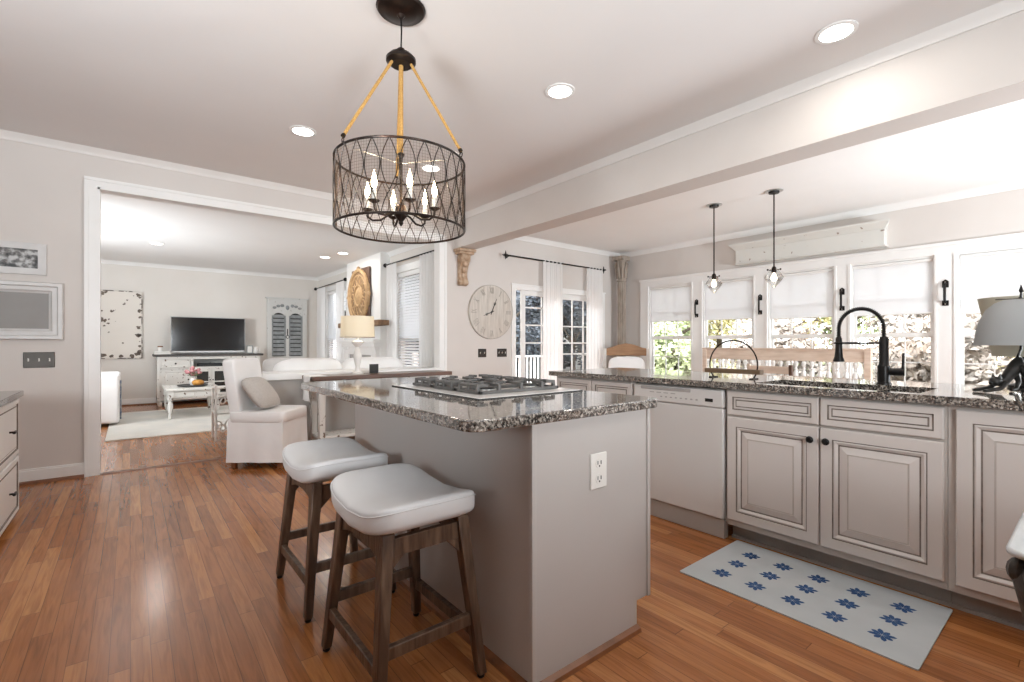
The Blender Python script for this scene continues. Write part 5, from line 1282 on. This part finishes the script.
for rad, rr_ in ((0.43, 0.035), (0.35, 0.016), (0.17, 0.020)): m.ring(mc, rad, rr_, 48, 8, 'x')
m.build('rings', OAKW, t)
m = MB(o)
for k in range(12):
    a = 2*PI*k/12
    for sg in (-1, 1):
        pts = [mc+Vector((0, r_*math.cos(a+sg*b_), r_*math.sin(a+sg*b_))) for r_, b_ in ((0.17, 0), (0.22, 0.14), (0.26, 0.20), (0.30, 0.14), (0.35, 0))]
        m.tube(pts, 0.010, 6)
m.lathe([(0.15, 0.02), (0.15, 0.0), (0.10, -0.02), (0.04, -0.04)], mc, 28, 'x'); m.build('lattice_carving', OAKW, t)
MB(o).lathe([(0.43, 0.0), (0.43, 0.015)], mc, 40, 'x').build('disc', mat('dark_carved_ground', (0.20, 0.12, 0.06, 1), 0.7, c2=(0.28, 0.17, 0.09, 1), scale=12), t)  # darker brown disc sets off the carved lattice
m = MB(o)
for k in range(4):
    a = PI/2*k; m.blob(mc+Vector((0, 0.46*math.cos(a), 0.46*math.sin(a))), 0.03, 0.045, 0.045, 10, 8)
m.build('pegs', OAKW, t)
t = thing('candlestick', 'slim dark candlestick at the left end of the mantel beam', 'candlestick', (3.0, 8.50, 1.47)); o = t.location
MB(o).lathe([(0.030, 1.47), (0.030, 1.478), (0.008, 1.49), (0.006, 1.60), (0.014, 1.61), (0.010, 1.62)], (3.0, 8.50, 0), 14).build('stem', BLACK, t)
MB(o).lathe([(0.009, 1.62), (0.009, 1.69), (0.004, 1.695)], (3.0, 8.50, 0), 12).build('candle', DARKS, t)
# sofa behind the half wall (its back towards the kitchen)
t = thing('sofa', 'white slipcovered sofa with its back along the half wall', 'sofa', (2.05, 6.05, 0)); o = t.location
MB(o).box(1.06, 5.60, 0.08, 3.02, 6.50, 0.42).build('base', SLIP, t, bevel=0.03, seg=3)
for xa in (1.14, 2.94):
    for ya in (5.68, 6.42): MB(o).post((xa, ya, 0), 0.045, 0.045, (xa, ya, 0.09), 0.06, 0.06).build('leg', SHOE, t)
MB(o).box(1.06, 5.58, 0.08, 3.02, 5.78, 0.80).build('back', SLIP, t, bevel=0.05, seg=3)
for xa in (1.06, 2.82): MB(o).box(xa, 5.6, 0.08, xa+0.2, 6.5, 0.62).build('arm', SLIP, t, bevel=0.05, seg=3)
for xc in (1.60, 2.22): MB(o).blob((xc+0.12, 6.13, 0.50), 0.31, 0.36, 0.09, 20, 12, 0.4).build('seat_cushion', SLIP, t)
for xc in (1.62, 2.42): MB(o).blob((xc, 5.87, 0.72), 0.41, 0.12, 0.215, 24, 14, 0.5).build('back_cushion', SLIP, t)
m = MB((1.42, 5.98, 0.60)); m.blob((1.32, 5.86, 0.84), 0.17, 0.07, 0.10, 20, 12, 0.5)
m2 = m.build('throw_pillow', FRAMEW); tag(m2, 'small white pillow on top of the sofa back nearest the shutters', 'pillow')
# sofa at the left, mostly behind the casing
t = thing('armchair', 'white slipcovered armchair partly hidden behind the left casing', 'armchair', (-0.6, 8.8, 0)); o = t.location
MB(o).box(-1.15, 8.29, 0.04, -0.16, 9.35, 0.40).build('base', SLIP, t, bevel=0.02, seg=3)
MB(o).box(-1.15, 8.27, 0.04, -0.11, 8.47, 0.69).build('arm', SLIP, t, bevel=0.035, seg=3)
MB(o).box(-1.15, 9.17, 0.04, -0.11, 9.37, 0.69).build('arm', SLIP, t, bevel=0.035, seg=3)
MB(o).box(-1.15, 8.30, 0.04, -0.95, 9.34, 0.86).build('back', SLIP, t, bevel=0.05, seg=3)
MB(o).blob((-0.54, 8.82, 0.46), 0.40, 0.35, 0.10, 20, 12, 0.4).build('seat_cushion', SLIP, t)
m = MB((-0.1, 8.6, 0.69))
def bl(u, v):
    y = 8.475+0.16*v; s_ = u*0.75
    if s_ < 0.22: return (-0.33+s_, y+0.01, 0.60-0.25*0)
    return (-0.098+0.008*math.sin(v*12), y+0.01, 0.60-(s_-0.22))
m.grid(bl, 20, 10); bo = m.build('throw_blanket', BLUEB, smooth=60); sm = bo.modifiers.new('thick', 'SOLIDIFY'); sm.thickness = 0.012
tag(bo, 'blue and white throw hanging over the front of the white armchair', 'blanket')
# coffee table
t = thing('coffee_table', 'chipped white farmhouse coffee table on the cream rug', 'coffee table', (0.745, 8.92, 0.012)); o = t.location
ax0, ax1, ay0, ay1 = 0.40, 1.09, 8.42, 9.42
m = MB(o)
for k in range(5): m.box(ax0, ay0+k*0.2, 0.415, ax1, ay0+k*0.2+0.196, 0.442)
m.build('plank_top', CHIPW, t, bevel=0.003)
MB(o).box(ax0+0.06, ay0+0.05, 0.315, ax1-0.06, ay1-0.05, 0.415).build('apron', CHIPW, t, bevel=0.003)
for xa in (ax0+0.085, ax0+0.36):
    d = MB(o).box(xa, ay0+0.040, 0.325, xa+0.25, ay0+0.05, 0.405).build('drawer_front', CHIPW, t, bevel=0.003)
for xx in (ax0+0.055, ax1-0.055):
    for yy in (ay0+0.055, ay1-0.055):
        MB(o).box(xx-0.036, yy-0.036, 0.30, xx+0.036, yy+0.036, 0.415).lathe([(0.020, 0.012), (0.026, 0.05), (0.018, 0.08), (0.036, 0.17), (0.030, 0.23), (0.020, 0.26), (0.036, 0.29), (0.036, 0.30)], (xx, yy, 0), 14).build('leg', CHIPW, t)
tz = 0.442
t = thing('tray', 'round dark metal tray on the coffee table', 'tray', (0.76, 8.86, tz)); o = t.location
MB(o).lathe([(0.14, tz), (0.19, tz+0.012), (0.205, tz+0.030), (0.195, tz+0.030), (0.18, tz+0.014), (0.02, tz+0.008)], (0.76, 8.86, 0), 32).build('dish', IRON, t)
t = thing('flower_vase', 'white vase of pink and white flowers on the coffee table tray', 'vase', (0.77, 8.92, tz+0.012)); o = Vector(t.location)
zv = tz+0.016
MB(o).lathe([(0.035, zv), (0.050, zv+0.03), (0.050, zv+0.08), (0.036, zv+0.12), (0.042, zv+0.14), (0.034, zv+0.138)], (0.77, 8.92, 0), 18).build('vase_body', PORC, t)
fm_ = MB(o); lf = MB(o); rr = random.Random(3)
for k in range(22):
    a = rr.uniform(0, 6.28); q = rr.uniform(0.01, 0.11); z = zv+0.17+rr.uniform(0, 0.12)-q*0.3
    p = Vector((0.77+q*math.cos(a), 8.92+q*math.sin(a), z)); s_ = rr.uniform(0.018, 0.032)
    fm_.blob(p, s_, s_, s_*0.8, 8, 6)
    lf.tube([(0.77, 8.92, zv+0.10), (0.77+q*0.5*math.cos(a), 8.92+q*0.5*math.sin(a), (z+zv+0.1)/2), p], 0.003, 5)
    if k % 2: lf.blob(p+Vector((0.02*math.cos(a+1), 0.02*math.sin(a+1), -0.04)), 0.022, 0.010, 0.006, 8, 5)
fm_.build('blossoms', FLOW, t); lf.build('stems_and_leaves', LEAFM, t)
t = thing('gourd', 'small orange ribbed gourd in front of the flower vase', 'gourd', (0.82, 8.775, tz+0.012)); o = Vector(t.location)
def rib(p):
    a = math.atan2(p.y, p.x); k = 1+0.06*math.cos(a*9); return Vector((p.x*k, p.y*k, p.z*(1-0.2*max(0, 1-(p.x**2+p.y**2)/0.0016))))
MB(o).blob((0.82, 8.775, tz+0.062), 0.078, 0.078, 0.052, 36, 12, 1.0, rib).build('flesh', PUMP, t, smooth=70)
MB(o).tube([(0.82, 8.775, tz+0.10), (0.803, 8.80, tz+0.125)], [0.008, 0.005], 6).build('stem', LEAFM, t)
# wrought iron stand behind the slipcovered chair
t = thing('wrought_iron_stand', 'chippy white wrought iron side table with scroll legs behind the slipcovered chair', 'side table', (0.87, 6.45, 0)); o = Vector(t.location)
for z in (0.59, 0.30): MB(o).box(0.75, 6.30, z, 0.99, 6.60, z+0.014).build('shelf', CHIPW, t, bevel=0.003)
for xx in (0.76, 0.98):
    for yy in (6.31, 6.59): MB(o).tube([(xx, yy, 0), (xx, yy, 0.61)], 0.013, 8).blob((xx, yy, 0.62), 0.016, 0.016, 0.016, 8, 6).build('leg', CHIPW, t)
for yy in (6.31, 6.59):
    m = MB(o)
    for zc_ in (0.13, 0.45):
        for sg in (-1, 1):
            pts = []
            for i in range(28):
                a = i/27*2.4*PI; r_ = 0.048*(1-i/36); pts.append((0.87+sg*(0.05+r_*math.cos(a)), yy, zc_+r_*math.sin(a)*1.3))
            m.tube(pts, 0.009, 6)
    m.build('scrollwork', CHIPW, t)

# ================================================================== OUTDOORS
struct('ground_outdoor', MB().box(-30, -30, -0.75, 60, 60, -0.55), GRASS, smooth=0)
m = MB((6.5, 7.2, -0.1)); 
for k in range(24): m.box(XL+0.15, 5.45+k*0.145, -0.12, 8.6, 5.45+k*0.145+0.138, -0.08)
m.box(XL+0.15, 5.43, -0.54, 8.6, 8.93, -0.12)
dk = m.build('deck', DECKM, smooth=0); dk['kind'] = 'structure'
t = thing('deck_railing', 'white deck railing outside the french doors', 'railing', (6.6, 8.85, -0.08)); o = t.location
MB(o).box(4.5, 8.80, 0.78, 8.6, 8.88, 0.82).build('top_rail', TRIM, t, smooth=0); MB(o).box(4.5, 8.81, 0.02, 8.6, 8.87, 0.06).build('bottom_rail', TRIM, t, smooth=0)
for k in range(34): MB(o).box(4.55+k*0.12, 8.825, 0.06, 4.585+k*0.12, 8.86, 0.78).build('baluster', TRIM, t, smooth=0)
for xx in (4.5, 6.55, 8.52): MB(o).box(xx, 8.79, -0.08, xx+0.09, 8.88, 0.92).build('post', TRIM, t, smooth=0)
t = thing('neighbour_house', 'pale neighbouring house beyond the leftmost breakfast window', 'house', (19.0, 14.0, -0.55)); o = t.location
MB(o).box(16, 10.9, -0.55, 22, 17, 3.2).build('wall', HOUSE, t, smooth=0)
MB(o).prism([(15.6, 3.2), (22.4, 3.2), (19, 5.2)], 'xz', 10.5, 17.4).build('roof', ROOF, t, smooth=0)
for yy in (11.6, 14.2):
    f_ = MB(o).frame((15.94, yy, 0.6), Y_, Z_, X_, 1.0, 1.4, 0.1, 0.06).build('window_frame', TRIM, t, smooth=0); MB(o).box(15.96, yy+0.1, 0.7, 15.98, yy+0.9, 1.9).build('pane', DARKS, f_, smooth=0)
def tree(x, y, h, r, lm, label, cat='tree', seed=1, leaves=7000, low=0.10, ls=0.085):
    t = thing('garden_tree', label, cat, (x, y, -0.55), group='trees in the garden'); rr = random.Random(seed)
    m = MB(); m.tube([(0, 0, 0), (0.05, 0.03, h*0.3), (0, 0.05, h*0.6), (0.03, 0, h*0.9)], [0.05*h*0.5, 0.035*h*0.5, 0.02*h*0.5, 0.01], 8)
    for k in range(9):
        a = rr.uniform(0, 6.28); z = h*rr.uniform(0.2, 0.7)
        m.tube([(0, 0, z), (r*0.45*math.cos(a), r*0.45*math.sin(a), z+h*0.10), (r*0.8*math.cos(a), r*0.8*math.sin(a), z+h*0.14)], [0.03*h*0.3, 0.05, 0.015], 6)
    m.build('trunk', BARK, t)
    m = MB()
    cl = [(rr.uniform(-0.6, 0.6)*r, rr.uniform(-0.6, 0.6)*r, h*(low+(1-low)*rr.random()), r*rr.uniform(0.30, 0.55)) for _ in range(16)]
    for k in range(leaves):
        c = cl[k % len(cl)]
        d = Vector((rr.gauss(0, 1), rr.gauss(0, 1), rr.gauss(0, 1))).normalized()*c[3]*(rr.random()**0.4)
        p = Vector(c[:3])+d
        if p.z < 0.1: p.z = 0.1+rr.random()*0.3
        n1 = Vector((rr.gauss(0, 1), rr.gauss(0, 1), rr.gauss(0, 1))).normalized(); n2 = n1.orthogonal().normalized(); s_ = ls*rr.uniform(0.6, 1.3)
        ids = [m.vert(q) for q in (p-n1*s_, p-n2*s_*0.6, p+n1*s_, p+n2*s_*0.6)]; m.face(ids)
    m.build('crown', lm, t, smooth=0)
    return t
tree(12.6, 8.3, 4.8, 1.45, LEAF_G, 'green leafy tree outside the second window from the corner post', seed=1)
tree(12.6, 5.3, 4.4, 1.45, LEAF_Y, 'yellow autumn tree outside the middle window', seed=2)
tree(12.6, 2.3, 4.2, 1.45, LEAF_R, 'pale rust coloured tree outside the faucet window', seed=4)
tree(12.6, -0.9, 4.4, 1.45, LEAF_G, 'green tree outside and right of the window behind the lamps', seed=7)
tree(16.4, 8.6, 6.0, 1.7, LEAF_Y, 'tall yellow tree behind, beside the pale neighbouring house', seed=8)
tree(16.4, 5.0, 6.2, 1.7, LEAF_G, 'tall green tree in the back row, beyond the middle window', seed=3)
tree(16.4, 1.4, 6.0, 1.7, LEAF_Y, 'tall golden tree in the back row, beyond the faucet window', seed=5)
tree(16.4, -2.2, 6.0, 1.7, LEAF_R, 'tall brownish tree in the back row, beyond the window behind the lamps', seed=6)
tree(10.6, 13.4, 5.0, 1.75, LEAF_B, 'blue grey evergreen outside the left pane of the french doors', seed=9, leaves=16000)
tree(14.1, 13.6, 5.0, 1.6, LEAF_B, 'blue grey evergreen outside the right pane of the french doors', seed=10, leaves=16000)
tree(6.3, 11.4, 4.5, 2.1, LEAF_B, 'blue grey evergreen outside the living room window right of the fireplace', seed=11, leaves=16000)
def shrub(x, y, h, r, lm, label, seed):
    return tree(x, y, h, r, lm, label, 'shrub', seed, 6000, 0.05, 0.07)
for k_, (x, y, lm, lb) in enumerate(((10.3, 6.6, LEAF_G, 'low green shrub outside the leftmost breakfast windows'), (10.3, 4.1, LEAF_R, 'low twiggy shrub outside the middle window'), (10.3, 1.7, LEAF_R, 'low brownish shrub outside the faucet window'), (10.3, -0.6, LEAF_Y, 'low yellowish shrub outside the window behind the lamps'))):
    shrub(x, y, 1.9, 1.15, lm, lb, 30+k_)
t = thing('garden_shed', 'blue grey clapboard garden shed outside the french doors, behind the evergreens', 'shed', (11.9, 17.2, -0.55)); o = t.location
SHEDM = mat('blue_grey_clapboard', (0.045, 0.055, 0.07, 1), 0.8, c2=(0.06, 0.07, 0.085, 1), scale=3)
m = MB(o); m.box(8.0, 15.8, -0.55, 15.2, 18.6, 3.0)
for k in range(22): m.hexa([(7.98, 15.77, -0.55+k*0.16), (15.22, 15.77, -0.55+k*0.16), (15.22, 15.8, -0.55+k*0.16), (7.98, 15.8, -0.55+k*0.16)], [(7.98, 15.79, -0.40+k*0.16), (15.22, 15.79, -0.40+k*0.16), (15.22, 15.8, -0.40+k*0.16), (7.98, 15.8, -0.40+k*0.16)])
m.build('wall', SHEDM, t, smooth=0)
MB(o).prism([(15.4, 3.0), (19.0, 3.0), (17.2, 4.6)], 'yz', 7.7, 15.5).build('roof', ROOF, t, smooth=0)
MB(o).frame((12.6, 15.74, 0.6), X_, Z_, Y_, 1.0, 1.3, 0.09, 0.06).box(13.08, 15.75, 0.6, 13.12, 15.79, 1.9).build('window_frame', TRIM, t, smooth=0)
